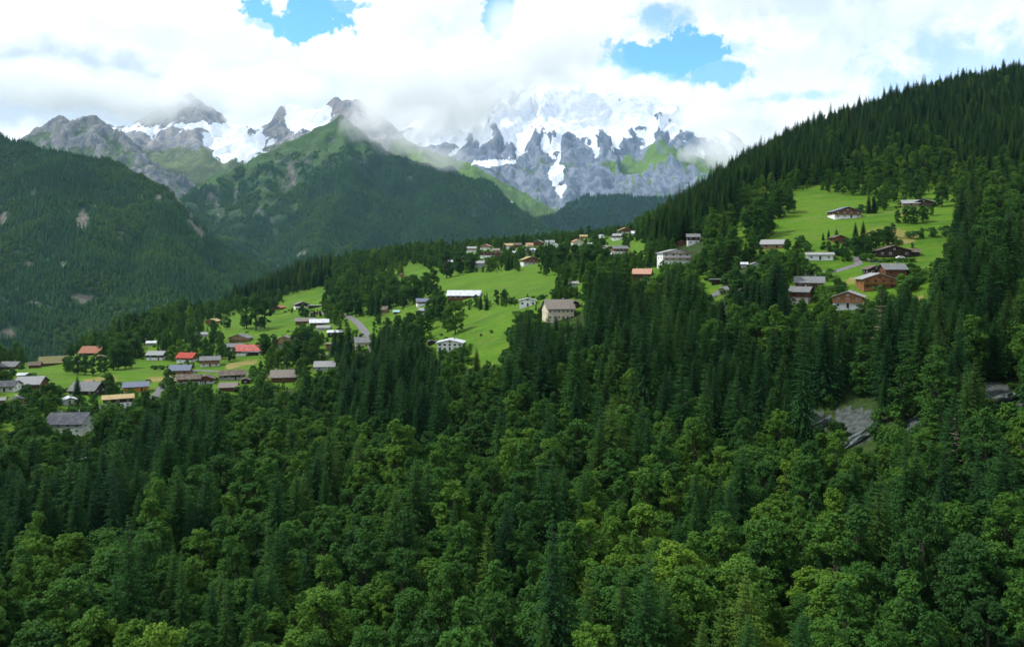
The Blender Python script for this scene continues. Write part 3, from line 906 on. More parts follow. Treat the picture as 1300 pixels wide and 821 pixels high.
BROAD = [broad_tree('broad0', 11, 22, 5.3, 30, 15500, 0.35, top_pointed=.35, low=0.04, lob=(.26, .46), fine=9),
         broad_tree('broad1', 12, 25, 5.1, 38, 16500, 0.35, top_pointed=0.6, low=0.05, lob=(.22, .40), fine=9),
         broad_tree('broad2', 13, 19, 5.7, 30, 15500, 0.35, top_pointed=0.25, low=0.03, lob=(.24, .44), fine=9),
         broad_tree('broad3', 14, 26, 4.5, 36, 14500, 0.34, top_pointed=0.85, low=0.05, lob=(.26, .42), fine=8),
         broad_tree('broad4', 15, 21, 4.9, 44, 15000, 0.34, top_pointed=0.5, low=0.05, lob=(0.18, 0.36), fine=9),
         broad_tree('broad5', 16, 17, 5.0, 24, 12500, 0.36, low=0.02, lob=(.28, .46), fine=9),
         broad_tree('broad6', 17, 25, 5.5, 50, 17500, 0.35, top_pointed=0.55, low=0.05, lob=(0.18, 0.34), fine=8),
         broad_tree('broad7', 18, 23, 3.8, 30, 11500, 0.34, top_pointed=0.95, low=0.04, lob=(0.28, 0.44), fine=8)]
CONIF = [conifer_tree('spruce0', 31, 29, 5.8, 56, 13),
         conifer_tree('spruce1', 32, 31, 5.2, 60, 12, droop=0.6),
         conifer_tree('spruce2', 33, 27, 6.0, 50, 13, ragged=0.4, dens=0.92),
         conifer_tree('spruce3', 34, 32, 4.6, 58, 11, droop=0.7, ragged=0.35, dens=0.9, low=0.10),
         conifer_tree('spruce4', 35, 25, 5.8, 46, 13, droop=0.3),
         conifer_tree('spruce5', 36, 29, 4.9, 50, 11, droop=0.5, dens=0.8, ragged=0.5, low=0.15)]
DEADM = conifer_tree('bare_spruce', 41, 26, 3.0, 30, 7, droop=0.5, dens=0.45, ragged=0.6, mat=M_dead)
BUSH = [broad_tree('bush0', 51, 5.0, 3.2, 16, 900, 0.42, low=0.0), broad_tree('bush1', 52, 4.0, 3.0, 14, 800, 0.40, low=0.0)]
# coarser trees for the far slopes
def far_conifer(name, seed, H, R, lev=7):
    r = np.random.default_rng(seed); V = []; Fc = []
    for i in range(lev):
        t = i / lev; z0 = H * (0.04 + 0.92 * t); z1 = min(H, z0 + H * 0.30); rad = R * (1 - t) ** 0.9 + .15
        n = 9; b = len(V)
        for k in range(n):
            a = 2 * math.pi * k / n + r.uniform(-.3, .3); q = rad * r.uniform(0.6, 1.15)
            V.append((math.cos(a) * q, math.sin(a) * q, z0 - rad * r.uniform(0, .35)))
        V.append((0, 0, z1))
        for k in range(n):
            Fc.append((b + k, b + (k + 1) % n, b + n))
    return tri_mesh(name, np.array(V), np.array(Fc), [M_conif])
def far_broad(name, seed, H, R, leaves=420, size=1.5):
    v, f, C = broad_crown(seed, H, R, 18, leaves, size, low=0.05, lob=(0.3, 0.48))
    return tri_mesh(name, v, f, [M_broad])
FARC = [far_conifer('far_spruce0', 61, 26, 3.8), far_conifer('far_spruce1', 62, 30, 3.6, 8), far_conifer('far_spruce2', 63, 22, 3.9, 6)]
FARB = [far_broad('far_broad0', 64, 17, 5.8), far_broad('far_broad1', 65, 20, 6.0), far_broad('far_broad2', 66, 14, 5.2)]


def instance_tree_group(name, meshes):
    ng = bpy.data.node_groups.new(name, 'GeometryNodeTree')
    ng.interface.new_socket('Geometry', in_out='INPUT', socket_type='NodeSocketGeometry')
    ng.interface.new_socket('Geometry', in_out='OUTPUT', socket_type='NodeSocketGeometry')
    gi = ng.nodes.new('NodeGroupInput'); go = ng.nodes.new('NodeGroupOutput'); jn = ng.nodes.new('GeometryNodeJoinGeometry')
    def na(nm, typ):
        a = ng.nodes.new('GeometryNodeInputNamedAttribute'); a.data_type = typ; a.inputs[0].default_value = nm
        return [o for o in a.outputs if o.enabled and o.name == 'Attribute'][0]
    idx = na('idx', 'INT'); rot = na('rot', 'FLOAT_VECTOR'); scl = na('scl', 'FLOAT_VECTOR')
    for k, me in enumerate(meshes):
        src = bpy.data.objects.new(name + '_source', me)
        oi = ng.nodes.new('GeometryNodeObjectInfo'); oi.inputs['Object'].default_value = src; oi.inputs['As Instance'].default_value = True
        cmp_ = ng.nodes.new('FunctionNodeCompare'); cmp_.data_type = 'INT'; cmp_.operation = 'EQUAL'
        ng.links.new(idx, cmp_.inputs[2]); cmp_.inputs[3].default_value = k
        ip = ng.nodes.new('GeometryNodeInstanceOnPoints')
        ng.links.new(gi.outputs[0], ip.inputs['Points']); ng.links.new(cmp_.outputs[0], ip.inputs['Selection'])
        ng.links.new(oi.outputs['Geometry'], ip.inputs['Instance'])
        ng.links.new(rot, ip.inputs['Rotation']); ng.links.new(scl, ip.inputs['Scale'])
        ng.links.new(ip.outputs[0], jn.inputs[0])
    ng.links.new(jn.outputs[0], go.inputs[0])
    return ng


def joined_tree(parts):
    """crown and trunk of a prototype as one mesh, for the woods that are built as one mass"""
    crown, trunk = parts[0], parts[1]
    V = []; Fs = {3: [], 4: [], 7: [], 6: [], 5: []}; mi = {k: [] for k in Fs}; base = 0
    for m_i, me in enumerate((crown, trunk)):
        co = np.zeros(len(me.vertices) * 3, 'f'); me.vertices.foreach_get('co', co); V.append(co.reshape(-1, 3))
        for p in me.polygons:
            k = len(p.vertices); Fs[k].append([base + i for i in p.vertices]); mi[k].append(m_i)
        base += len(me.vertices)
    fl = [np.array(Fs[k]) for k in Fs if Fs[k]]; ml = sum((mi[k] for k in Fs if Fs[k]), [])
    return tri_mesh(crown.name + '_whole', np.concatenate(V), fl, [crown.materials[0], trunk.materials[0]], ml)


def mass(name, label, cat, meshes, xyz, idx, rz, scl, tone, tilt=0.04):
    me = bpy.data.meshes.new(name)
    n = len(xyz); me.vertices.add(n); me.vertices.foreach_set('co', np.asarray(xyz, 'f').ravel())
    def at(nm, typ, arr, key):
        a = me.attributes.new(nm, typ, 'POINT'); a.data.foreach_set(key, np.ascontiguousarray(arr).ravel())
    at('idx', 'INT', np.asarray(idx, 'i'), 'value')
    r = np.random.default_rng(len(xyz))
    at('rot', 'FLOAT_VECTOR', np.stack([r.normal(0, tilt, n), r.normal(0, tilt, n), rz], 1).astype('f'), 'vector')
    scl = np.asarray(scl, 'f')
    if scl.ndim == 1: scl = np.stack([scl] * 3, 1)
    at('scl', 'FLOAT_VECTOR', scl.astype('f'), 'vector')
    at('tone', 'FLOAT', np.asarray(tone, 'f'), 'value')
    o = link(name, me)
    md = o.modifiers.new('instances', 'NODES'); md.node_group = instance_tree_group(name, meshes)
    tag(o, label, cat, kind='stuff')
    return o


# --- where trees stand on the near hillside (kept clear: meadows, houses, roads, bare rock)
KEEP = []      # picture boxes of houses, filled in part 4's tables

# ------------------------------------------------------------------ houses
def C(r, g, b): return tuple(((c / 255.0) ** 2.2) for c in (r, g, b))


def roof_material(name, colour, rows=0.35, dirt=None, rough=0.8, spec=0.25):
    m = bpy.data.materials.new(name); m.use_nodes = True
    N = NT(m.node_tree); out = N.n('ShaderNodeOutputMaterial'); b = N.n('ShaderNodeBsdfPrincipled')
    N.l(b.outputs[0], out.inputs[0]); b.inputs['Roughness'].default_value = rough; b.inputs['Specular IOR Level'].default_value = spec
    t = N.n('ShaderNodeTexCoord').outputs['Object']
    br = N.n('ShaderNodeTexBrick'); br.inputs['Scale'].default_value = 1.0
    br.inputs['Brick Width'].default_value = 0.6; br.inputs['Row Height'].default_value = rows; br.inputs['Mortar Size'].default_value = 0.03
    br.inputs['Color1'].default_value = (*[c * 0.8 for c in colour], 1); br.inputs['Color2'].default_value = (*[min(1, c * 1.2) for c in colour], 1)
    br.inputs['Mortar'].default_value = (*[c * 0.45 for c in colour], 1)
    N.l(t, br.inputs[0])
    n = N.noise(t, 0.7, 5, 0.65)
    c = N.mix(N.ramp(n, 0.4, 0.7, 0, 0.5), br.outputs[0], tuple(c * 0.6 for c in colour))
    if dirt: c = N.mix(N.ramp(N.noise(t, 0.45, 5, 0.65), 0.45, 0.65, 0, 0.75), c, dirt)
    N.l(c, b.inputs['Base Color'])
    bp = N.n('ShaderNodeBump'); bp.inputs['Strength'].default_value = 0.5; bp.inputs['Distance'].default_value = 0.05
    N.l(br.outputs[1], bp.inputs['Height']); bp.invert = True; N.l(bp.outputs[0], b.inputs['Normal'])
    return m


def timber_material(name, colour):
    m = bpy.data.materials.new(name); m.use_nodes = True
    N = NT(m.node_tree); out = N.n('ShaderNodeOutputMaterial'); b = N.n('ShaderNodeBsdfPrincipled')
    N.l(b.outputs[0], out.inputs[0]); b.inputs['Roughness'].default_value = 0.8; b.inputs['Specular IOR Level'].default_value = 0.2
    t = N.n('ShaderNodeTexCoord').outputs['Object']
    w = N.n('ShaderNodeTexWave', wave_type='BANDS', bands_direction='Z'); w.inputs['Scale'].default_value = 1.6; w.inputs['Distortion'].default_value = 0.4
    N.l(t, w.inputs[0])
    n = N.noise(t, 1.2, 5, 0.65)
    c = N.mix(N.ramp(n, 0.3, 0.7), tuple(c * 0.65 for c in colour), tuple(c * 1.25 for c in colour))
    c = N.mix(N.ramp(w.outputs['Fac'], 0.1, 0.0, 0, 0.6), c, tuple(c * 0.3 for c in colour))
    N.l(c, b.inputs['Base Color'])
    return m


ROOF = dict(grey=roof_material('grey_slate_roof', (0.17, 0.18, 0.19), dirt=(0.11, 0.115, 0.10)), dark=roof_material('dark_slate_roof', (0.055, 0.062, 0.075), dirt=(0.10, 0.11, 0.12)),
            blue=roof_material('blue_grey_roof', (0.15, 0.18, 0.24)), white=roof_material('pale_metal_roof', (0.50, 0.53, 0.58), rows=3.0, rough=0.5, spec=0.4),
            pale=roof_material('pale_grey_roof', (0.27, 0.285, 0.30), dirt=(0.25, 0.25, 0.22)), brown=roof_material('brown_shingle_roof', (0.10, 0.078, 0.06), dirt=(0.15, 0.13, 0.10)),
            taupe=roof_material('weathered_taupe_roof', (0.20, 0.175, 0.15), dirt=(0.15, 0.14, 0.12)), orange=roof_material('orange_tile_roof', (0.29, 0.125, 0.07), dirt=(0.29, 0.125, 0.07)),
            red=roof_material('red_tile_roof', (0.38, 0.055, 0.035)), pink=roof_material('faded_red_metal_roof', (0.38, 0.11, 0.09), rows=3.0), olive=roof_material('mossy_shingle_roof', (0.17, 0.15, 0.06), dirt=(0.10, 0.13, 0.035)),
            tan=roof_material('tan_gravel_roof', (0.42, 0.30, 0.16), dirt=(0.20, 0.22, 0.06)), salmon=roof_material('salmon_tile_roof', (0.46, 0.25, 0.17)), teal=roof_material('teal_shed_roof', (0.30, 0.50, 0.52)))
WALLM = dict(white=material('white_render', (0.72, 0.73, 0.72), noise=0.08, scale=0.5, dirt=(0.5, 0.5, 0.46)), cream=material('cream_render', (0.55, 0.50, 0.36), noise=0.1, scale=0.5), grey=material('grey_render', (0.38, 0.40, 0.40), noise=0.12, scale=0.5),
             brown=timber_material('brown_timber', (0.12, 0.055, 0.024)), dark=timber_material('dark_timber', (0.040, 0.026, 0.018)), orange=timber_material('golden_timber', (0.24, 0.115, 0.042)), tan=timber_material('tan_timber', (0.30, 0.20, 0.11)),
             stone=material('field_stone', (0.27, 0.26, 0.23), noise=0.5, scale=3.0), redwood=timber_material('reddish_timber', (0.15, 0.060, 0.032)), amber=material('orange_boards', (0.50, 0.20, 0.035), noise=0.15, scale=1.5))
M_glass = material('dark_window_glass', (0.03, 0.04, 0.05), rough=0.12, spec=0.6, noise=0.1)
M_frame = material('white_window_frame', (0.7, 0.7, 0.68), noise=0.05)
M_frame_wood = material('wooden_window_frame', (0.16, 0.08, 0.035), noise=0.2)
M_door = material('dark_wooden_door', (0.07, 0.035, 0.02), noise=0.2)
M_rail = material('balcony_rail_wood', (0.20, 0.11, 0.05), noise=0.2)
M_conc = material('chimney_render', (0.27, 0.26, 0.25), noise=0.15)
M_fascia = material('pale_fascia_board', (0.50, 0.50, 0.49), noise=0.1)

_wf = {}
def window_mesh(w, h, frame):
    k = (round(w, 1), round(h, 1), frame.name)
    if k not in _wf:
        mb = MB(); t = 0.09; d = 0.07
        mb.box(-w/2, w/2, -d, 0.02, -h/2, -h/2 + t); mb.box(-w/2, w/2, -d, 0.02, h/2 - t, h/2)
        mb.box(-w/2, -w/2 + t, -d, 0.02, -h/2 + t, h/2 - t); mb.box(w/2 - t, w/2, -d, 0.02, -h/2 + t, h/2 - t)
        mb.box(-t/3, t/3, -d*0.8, 0.02, -h/2 + t, h/2 - t)
        g = MB(); g.box(-w/2 + t, w/2 - t, -d*0.35, 0.02, -h/2 + t, h/2 - t)
        _wf[k] = (mb.mesh('window', frame), g.mesh('pane', M_glass))
    return _wf[k]


def add_window(root, x, y, z, rz, w, h, frame, pane=True):
    f, g = window_mesh(w, h, frame)
    o = link('window', f, root); o.location = (x, y, z); o.rotation_euler = (0, 0, rz)
    if pane: link('pane', g, o)
    return o


def wall_prism(W, D, z0, z1, pitch, gable, mat, inset=0.0):
    """walls up to the eaves, with gable triangles under a ridge that runs along y (gable='g') or x ('s')"""
    mb = MB(); x = W/2 - inset; y = D/2 - inset
    tp = math.tan(pitch)
    if gable == 'g':
        zr = z1 + (W/2) * tp - 0.12
        v = [(-x, -y, z0), (x, -y, z0), (x, -y, z1), (0, -y, zr), (-x, -y, z1), (-x, y, z0), (x, y, z0), (x, y, z1), (0, y, zr), (-x, y, z1)]
        f = [(0, 1, 2, 3, 4), (6, 5, 9, 8, 7), (1, 6, 7, 2), (5, 0, 4, 9), (2, 7, 8, 3), (9, 4, 3, 8), (0, 5, 6, 1)]
    elif gable == 's':
        zr = z1 + (D/2) * tp - 0.12
        v = [(-x, -y, z0), (-x, y, z0), (-x, y, z1), (-x, 0, zr), (-x, -y, z1), (x, -y, z0), (x, y, z0), (x, y, z1), (x, 0, zr), (x, -y, z1)]
        f = [(1, 0, 4, 3, 2), (5, 6, 7, 8, 9), (0, 5, 9, 4), (6, 1, 2, 7), (4, 9, 8, 3), (7, 2, 3, 8), (0, 1, 6, 5)]
    else:
        mb.box(-x, x, -y, y, z0, z1); return mb, z1
    mb.add(v, f); return mb, zr


def roof_slabs(W, D, z1, pitch, gable, over, th=0.28):
    mb = MB(); tp = math.tan(pitch)
    if gable == 'flat':
        mb.box(-W/2 - over, W/2 + over, -D/2 - over, D/2 + over, z1 + 0.02, z1 + 0.02 + th); return mb, z1 + th
    if gable == 'mono':     # one pitch falling to the front
        hi = z1 + D * tp * 0.5; x = W/2 + over
        a, b = (-D/2 - over, z1 - over * tp * .5), (D/2 + over, hi + over * tp * .5)
        mb.add([(-x, a[0], a[1]), (x, a[0], a[1]), (x, b[0], b[1]), (-x, b[0], b[1]), (-x, a[0], a[1] + th), (x, a[0], a[1] + th), (x, b[0], b[1] + th), (-x, b[0], b[1] + th)],
               [(0, 3, 2, 1), (4, 5, 6, 7), (0, 1, 5, 4), (1, 2, 6, 5), (2, 3, 7, 6), (3, 0, 4, 7)]); return mb, hi
    half = (W if gable == 'g' else D) / 2; run = half + over; ln = (D if gable == 'g' else W) / 2 + over
    zr = z1 + half * tp; ze = z1 - over * tp
    prof = [(-run, ze), (0, zr), (run, ze), (run, ze + th), (0, zr + th), (-run, ze + th)]
    vs = []
    for l in (-ln, ln):
        for (a, z) in prof:
            vs.append((a, l, z) if gable == 'g' else (l, a, z))
    fs = [(0, 1, 4, 5), (1, 2, 3, 4), (6, 11, 10, 7), (7, 10, 9, 8), (5, 4, 10, 11), (4, 3, 9, 10), (0, 6, 7, 1), (1, 7, 8, 2), (2, 8, 9, 3), (0, 5, 11, 6)]
    if gable != 'g': fs = [f[::-1] for f in fs]
    mb.add(vs, fs); return mb, zr


KEEP = []
HOUSES = []


def house(label, px, base, wpx, roof='grey', up='brown', low='white', g='s', wh=None, depth=None, rot=0, pitch=20, storeys=1, win=3, chim=1, over=0.9,
          balcony=False, name='chalet', cat='chalet', Y=None, group=None, balc2=False, keep=True, lowfrac=0.5, frame=None, trunc=0):
    if Y is None: x, yd, z = hit(px, base)
    else:
        yd = Y; x = (px - CX) / F * Y; z = float(ground(x, Y))
    Wt = wpx / F * yd; W = Wt - 2 * over * (1 if wpx > 12 else 0.6)
    W = max(2.0, W); pitch = math.radians(pitch)
    D = depth or max(3.0, min(W * (0.9 if g != 's' else 0.7), 12))
    H = wh or (2.9 * storeys + 0.3)
    if g == 's': pitch += math.radians(6)
    aim = math.atan2(-x, yd)        # front roughly towards the viewer plus own turn
    root = empty(name, (x, yd + D * 0.35, z), math.radians(rot) + aim * 0.6)
    tag(root, label, cat, group)
    zl = H * lowfrac if low != up else 0
    zb = -3.5
    if low != up:
        mb = MB(); mb.box(-W/2, W/2, -D/2, D/2, zb, zl); a = mb.build('lower_wall', WALLM[low], root)
        mb, zr = wall_prism(W, D, zl, H, pitch, g if g in 'gs' else 'flat', None, inset=-0.04)
        mb.build('upper_wall', WALLM[up], root)
    else:
        mb, zr = wall_prism(W, D, zb, H, pitch, g if g in 'gs' else 'flat', None)
        mb.build('wall', WALLM[up], root)
    rb, rz = roof_slabs(W, D, H, pitch, g, over)
    ro = rb.build('roof', ROOF[roof], root)
    fr = frame or (M_frame if up in ('white', 'cream', 'grey', 'dark') or low == 'white' else M_frame_wood)
    front = -D/2 - 0.045
    if win:
        rows = max(1, storeys)
        for s in range(rows):
            zc = (s + 0.5) * H / rows + 0.05
            if zc + .5 > H and g == 's': zc = H - 0.75
            ww = min(1.3, W / (win * 1.7)); hh = min(1.2, H / rows * 0.48)
            for k in range(win):
                xx = (k - (win - 1) / 2) * W / win
                if s == 0 and k == win // 2 and wpx > 18:
                    d = MB(); d.box(-0.5, 0.5, -0.06, 0.02, -0.05, 2.05); dd = d.build('door', M_door, root); dd.location = (xx, front, 0.05); continue
                add_window(root, xx, front, zc, 0, ww, hh, fr, wpx > 10)
        if wpx > 16:
            for k in (-1, 1):
                add_window(root, W/2 + 0.045, k * D * 0.22, H * 0.6, math.pi/2, min(1.2, D / 5), 1.1, fr)
                add_window(root, -W/2 - 0.045, k * D * 0.22, H * 0.6, -math.pi/2, min(1.2, D / 5), 1.1, fr)
        if g == 'g' and wpx > 16: add_window(root, 0, front, H + (W/2) * math.tan(pitch) * 0.32, 0, 1.0, 0.9, fr)
    for k in range(chim):
        c = MB(); c.box(-0.32, 0.32, -0.32, 0.32, -1.2, 0.75); c.box(-0.4, 0.4, -0.4, 0.4, 0.75, 0.87); c.box(-.15, .15, -.15, .15, 0.87, 1.1)
        co = c.build('chimney', M_conc, ro)
        xo = (0.22 - 0.5 * k) * W; 
        if g == 'g': co.location = (xo * 0.6, D * 0.12, rz - abs(xo * 0.6) * math.tan(pitch) + 0.3)
        elif g == 's': co.location = (xo, 0.6, rz + 0.1)
        else: co.location = (xo, 0.8, rz)
    for b, zz in ((balcony, zl if zl else H * 0.5), (balc2, H * 0.93)):
        if not b: continue
        m = MB(); m.box(-W/2 - 0.2, W/2 + 0.2, -D/2 - 1.35, -D/2 - 0.05, zz - 0.12, zz + 0.02)
        bo = m.build('balcony', M_rail, root)
        m = MB(); m.box(-W/2 - .2, W/2 + .2, -D/2 - 1.38, -D/2 - 1.30, zz + 0.95, zz + 1.05)
        m.box(-W/2 - .2, W/2 + .2, -D/2 - 1.38, -D/2 - 1.30, zz + 0.12, zz + 0.20)
        nb = int(W / 0.4)
        for q in range(nb + 1):
            xx = -W/2 - 0.15 + q * (W + 0.3) / nb; m.box(xx - 0.09, xx + 0.09, -D/2 - 1.365, -D/2 - 1.315, zz + 0.20, zz + 0.95)
        m.build('railing', WALLM['orange'] if up == 'orange' else M_rail, bo)
    if low == 'white' and up != 'white' and g == 'g' and wpx > 24:
        pass
    if keep:
        hp = (H + (rz - H)) * F / yd
        KEEP.append((px - wpx / 2 - 1, base - hp - 0.5, px + wpx / 2 + 1, base - hp * 0.35, yd))
    HOUSES.append((px, base, yd, root))
    return root


# --- left part of the village
house('long grey roofed wooden house at the left edge of the far meadow rim', 10, 469, 24, 'grey', 'redwood', 'redwood', 's', wh=2.6, depth=11, rot=-20, win=2)
house('large wooden farmhouse with a mossy olive roof above the left meadow', 63, 464, 33, 'olive', 'brown', 'brown', 's', wh=2.2, depth=15, rot=8, pitch=22, win=3)
house('low brown roofed shed just left of the mossy roofed farmhouse', 42, 467, 15, 'brown', 'redwood', 'redwood', 's', wh=2.2, depth=7, win=1, chim=0, name='shed', cat='shed')
house('chalet with a broad orange tiled roof half hidden in trees at the far left slope', 114, 451, 27, 'orange', 'dark', 'dark', 's', wh=2.4, depth=15, rot=-14, pitch=24)
house('tiny pale roofed cabin peeping out of trees below the orange tiled chalet', 94, 462, 10, 'pale', 'stone', 'stone', 's', wh=2, win=1, chim=0, name='cabin', cat='cabin')
house('small dark gabled cabin in the trees right of the orange tiled chalet', 127, 457, 12, 'brown', 'dark', 'dark', 'g', wh=2.2, win=1, chim=0, name='cabin', cat='cabin')
house('white walled house with dark slate roof cut by the left edge below the meadow', 6, 497, 26, 'dark', 'white', 'white', 's', wh=3, depth=9, rot=-12)
house('long grey roofed brown house with orange awnings beside the yellow slide', 34, 493, 33, 'pale', 'brown', 'brown', 's', wh=2.6, depth=13, rot=-10, win=4)
house('small white roofed shed behind the house with orange awnings', 28, 480, 13, 'white', 'dark', 'dark', 's', wh=2.2, win=1, chim=0, name='shed', cat='shed')
house('small dark gabled hut among bushes under the house with orange awnings', 20, 513, 16, 'dark', 'tan', 'tan', 'g', wh=2.4, rot=15, win=1, chim=0, name='hut', cat='hut')
house('low pale roofed shed cut off by the left edge near the bottom of the village', 0, 513, 10, 'pale', 'tan', 'tan', 's', wh=2.2, win=1, chim=0, name='shed', cat='shed')
house('dark grey roofed chalet with a black gable on its right between dark trees', 106, 501, 36, 'grey', 'dark', 'dark', 's', wh=2.6, depth=13, rot=-18, pitch=23)
house('little white gabled house in front of the dark grey roofed chalet', 85, 514, 19, 'white', 'grey', 'grey', 'g', wh=2.6, rot=20, win=1)
house('house with a flat tan roof, black upper wall and white ground floor', 146, 516, 38, 'tan', 'dark', 'white', 's', wh=4.2, depth=9, rot=10, pitch=9, storeys=2)
house('blue grey roofed barn with a bright orange wall beside the village road', 170, 497, 32, 'blue', 'amber', 'amber', 's', wh=3.0, depth=8, rot=6, win=2, name='barn', cat='barn')
house('large villa with a dark slate roof, two chimneys and pale walls at the lower left', 82, 549, 50, 'dark', 'grey', 'white', 's', wh=4.2, depth=13, rot=-14, pitch=22, storeys=2, win=4, chim=2, name='villa', cat='villa')
house('pale walled annex on the right of the dark slate villa', 110, 552, 22, 'pale', 'white', 'white', 'g', wh=2.6, depth=7, rot=10, win=1, chim=0, name='annex', cat='annex', Y=312)
house('house with black upper storey on white ground floor left of the red roofed one', 197, 457, 23, 'pale', 'dark', 'white', 's', wh=4.0, depth=9, rot=-14, storeys=2, win=2)
house('small white roofed house at the forest edge above the black and white house', 191, 439, 12, 'white', 'grey', 'grey', 's', wh=2.6, win=1, chim=0)
house('small white house under a bright red tiled roof', 236, 460, 24, 'red', 'redwood', 'white', 's', wh=3.6, depth=9, rot=-22, pitch=26, storeys=2, win=2)
house('grey roofed chalet with orange timber front over white base on the meadow slope', 265, 465, 26, 'grey', 'orange', 'white', 's', wh=4.4, depth=8, rot=5, storeys=2, win=3, balcony=True)
house('low wooden barn with a blue grey roof on the village meadow', 227, 474, 28, 'blue', 'orange', 'orange', 's', wh=2.4, depth=9, rot=-4, pitch=24, win=2, name='barn', cat='barn')
house('brown shingled chalet, left of a pair joined in a row above the wood', 238, 488, 30, 'brown', 'brown', 'grey', 's', wh=3.6, depth=8, rot=3, storeys=1)
house('brown shingled chalet with a dormer gable, right of the joined pair', 259, 487, 24, 'brown', 'brown', 'grey', 'g', wh=3.0, depth=9, rot=4)
house('dark brown chalet with gabled dormer above the grey garage roof', 293, 482, 34, 'brown', 'dark', 'stone', 's', wh=3.2, depth=9, rot=6, win=4)
house('low grey roofed garage just above the tree tops of the lower wood', 288, 496, 24, 'taupe', 'brown', 'brown', 's', wh=2.4, depth=8, win=0, chim=0, name='garage', cat='garage')
house('small brown gabled hut at the right end of the brown chalets', 311, 487, 12, 'brown', 'dark', 'dark', 'g', wh=2.3, win=1, chim=0, name='hut', cat='hut')
house('chalet with broad grey brown roof and two chimneys in a yellowish garden', 358, 485, 33, 'taupe', 'brown', 'brown', 's', wh=3.4, depth=12, rot=2, pitch=24, win=3, chim=2)
house('small low roofed annex in front of the grey brown roofed chalet', 360, 493, 16, 'taupe', 'tan', 'tan', 's', wh=2, win=1, chim=0, name='annex', cat='annex', Y=430)
house('tan timber chalet with grey gable roof at the top of the small cluster', 304, 434, 28, 'grey', 'tan', 'tan', 'g', wh=3.4, depth=9, rot=-20, storeys=1, balcony=True)
house('dark grey roofed house on the left of the faded red roof', 297, 446, 24, 'grey', 'tan', 'grey', 's', wh=3.6, depth=8, rot=-12, win=2, storeys=2)
house('barn under a big faded red roof with brown boarded front', 314, 451, 33, 'pink', 'brown', 'white', 's', wh=3.6, depth=12, rot=-2, pitch=26, win=3, chim=0, name='barn', cat='barn')
house('white roofed house directly behind the faded red roof', 318, 440, 22, 'white', 'dark', 'dark', 's', wh=3.0, depth=8, rot=-4, win=2, Y=590)
house('tall brown gabled chalet half hidden behind garden trees right of the red roofs', 361, 441, 30, 'taupe', 'tan', 'stone', 'g', wh=5.6, depth=10, rot=-6, storeys=2, balcony=True)
house('pale house showing between trees under the tall brown gabled chalet', 370, 457, 18, 'pale', 'grey', 'grey', 'g', wh=3.2, win=1)
house('dark roofed chalet with white base at the top of the sloping meadow', 382, 391, 20, 'grey', 'dark', 'white', 'g', wh=3.8, depth=9, rot=18, win=2)
house('open carport with a flat grey roof beside the parked red car', 399, 391, 17, 'pale', 'dark', 'dark', 'flat', wh=2.4, depth=6, win=0, chim=0, over=0.6, name='carport', cat='carport')
house('tiny cabin with an orange tiled roof at the upper edge of the meadow', 354, 393, 12, 'orange', 'brown', 'brown', 'g', wh=2.4, rot=-30, win=1, chim=0, name='cabin', cat='cabin')
house('long brown roofed chalet behind the brilliant white roof', 386, 411, 26, 'taupe', 'brown', 'brown', 's', wh=2.6, depth=10, rot=6, win=3)
house('house under a brilliant white metal roof in the middle of the village', 404, 413, 25, 'white', 'brown', 'brown', 's', wh=2.6, depth=11, rot=4, pitch=18, chim=0)
house('low pale shed with a light grey roof just below the brilliant white roof', 410, 419, 18, 'pale', 'grey', 'grey', 's', wh=2, depth=6, win=1, chim=0, name='shed', cat='shed')
house('dark timber house with a flat white roof below and right of the brilliant white roof', 424, 427, 20, 'white', 'dark', 'dark', 'mono', wh=3, depth=8, pitch=12, win=2, chim=0)
house('small brown cabin with balcony in garden trees below the flat white roof', 419, 444, 15, 'taupe', 'tan', 'tan', 'flat', wh=4.2, depth=6, storeys=2, win=2, chim=0, name='cabin', cat='cabin')
house('pale grey roof of a house sunk behind bushes at the edge of the lower wood', 411, 470, 28, 'pale', 'grey', 'grey', 's', wh=2.6, depth=11, win=2, chim=0)
house('grey roofed house with salmon wall standing beside the road bend', 458, 441, 21, 'grey', 'cream', 'cream', 's', wh=3.6, depth=12, rot=10, win=2)
house('small orange timber chalet at the forest edge left of the sloping meadow', 269, 411, 16, 'tan', 'orange', 'orange', 'g', wh=2.8, rot=-25, win=2)
house('low house with dull green grey roof hidden under the forest edge trees', 256, 428, 14, 'pale', 'grey', 'grey', 's', wh=2.6, win=1, chim=0)
# --- middle
house('brown chalet with pale blue roof behind the meadow trees, upper of two', 536, 388, 18, 'blue', 'redwood', 'white', 's', wh=3.4, depth=9, rot=10, win=2)
house('small grey roofed outbuilding, lower of two behind the meadow trees', 537, 399, 13, 'pale', 'dark', 'grey', 's', wh=3, depth=6, win=1, chim=0, name='outbuilding', cat='outbuilding')
house('tiny shed with a pale teal roof in the garden strip', 503, 398, 8, 'teal', 'dark', 'dark', 's', wh=1.6, depth=4, win=0, chim=0, name='shed', cat='shed')
house('long farm building with a pale grey white roof under the upper meadow', 589, 380, 44, 'white', 'dark', 'redwood', 's', wh=3.2, depth=13, rot=-3, pitch=22, win=6, chim=1, name='farmhouse', cat='farmhouse')
house('white gable fronted house with two rows of small windows alone on the meadow', 572, 445, 36, 'white', 'white', 'white', 'g', wh=4.4, depth=11, rot=-6, pitch=13, storeys=2, win=5, chim=1, frame=M_frame_wood)
house('little dark roofed shed left of the white gable fronted house', 548, 438, 13, 'dark', 'dark', 'dark', 'g', wh=2, win=0, chim=0, name='shed', cat='shed')
house('low white gabled house with dark windows in the centre of the meadows', 670, 389, 24, 'pale', 'white', 'white', 'g', wh=3.6, depth=10, pitch=14, win=3, chim=1, frame=M_frame_wood)
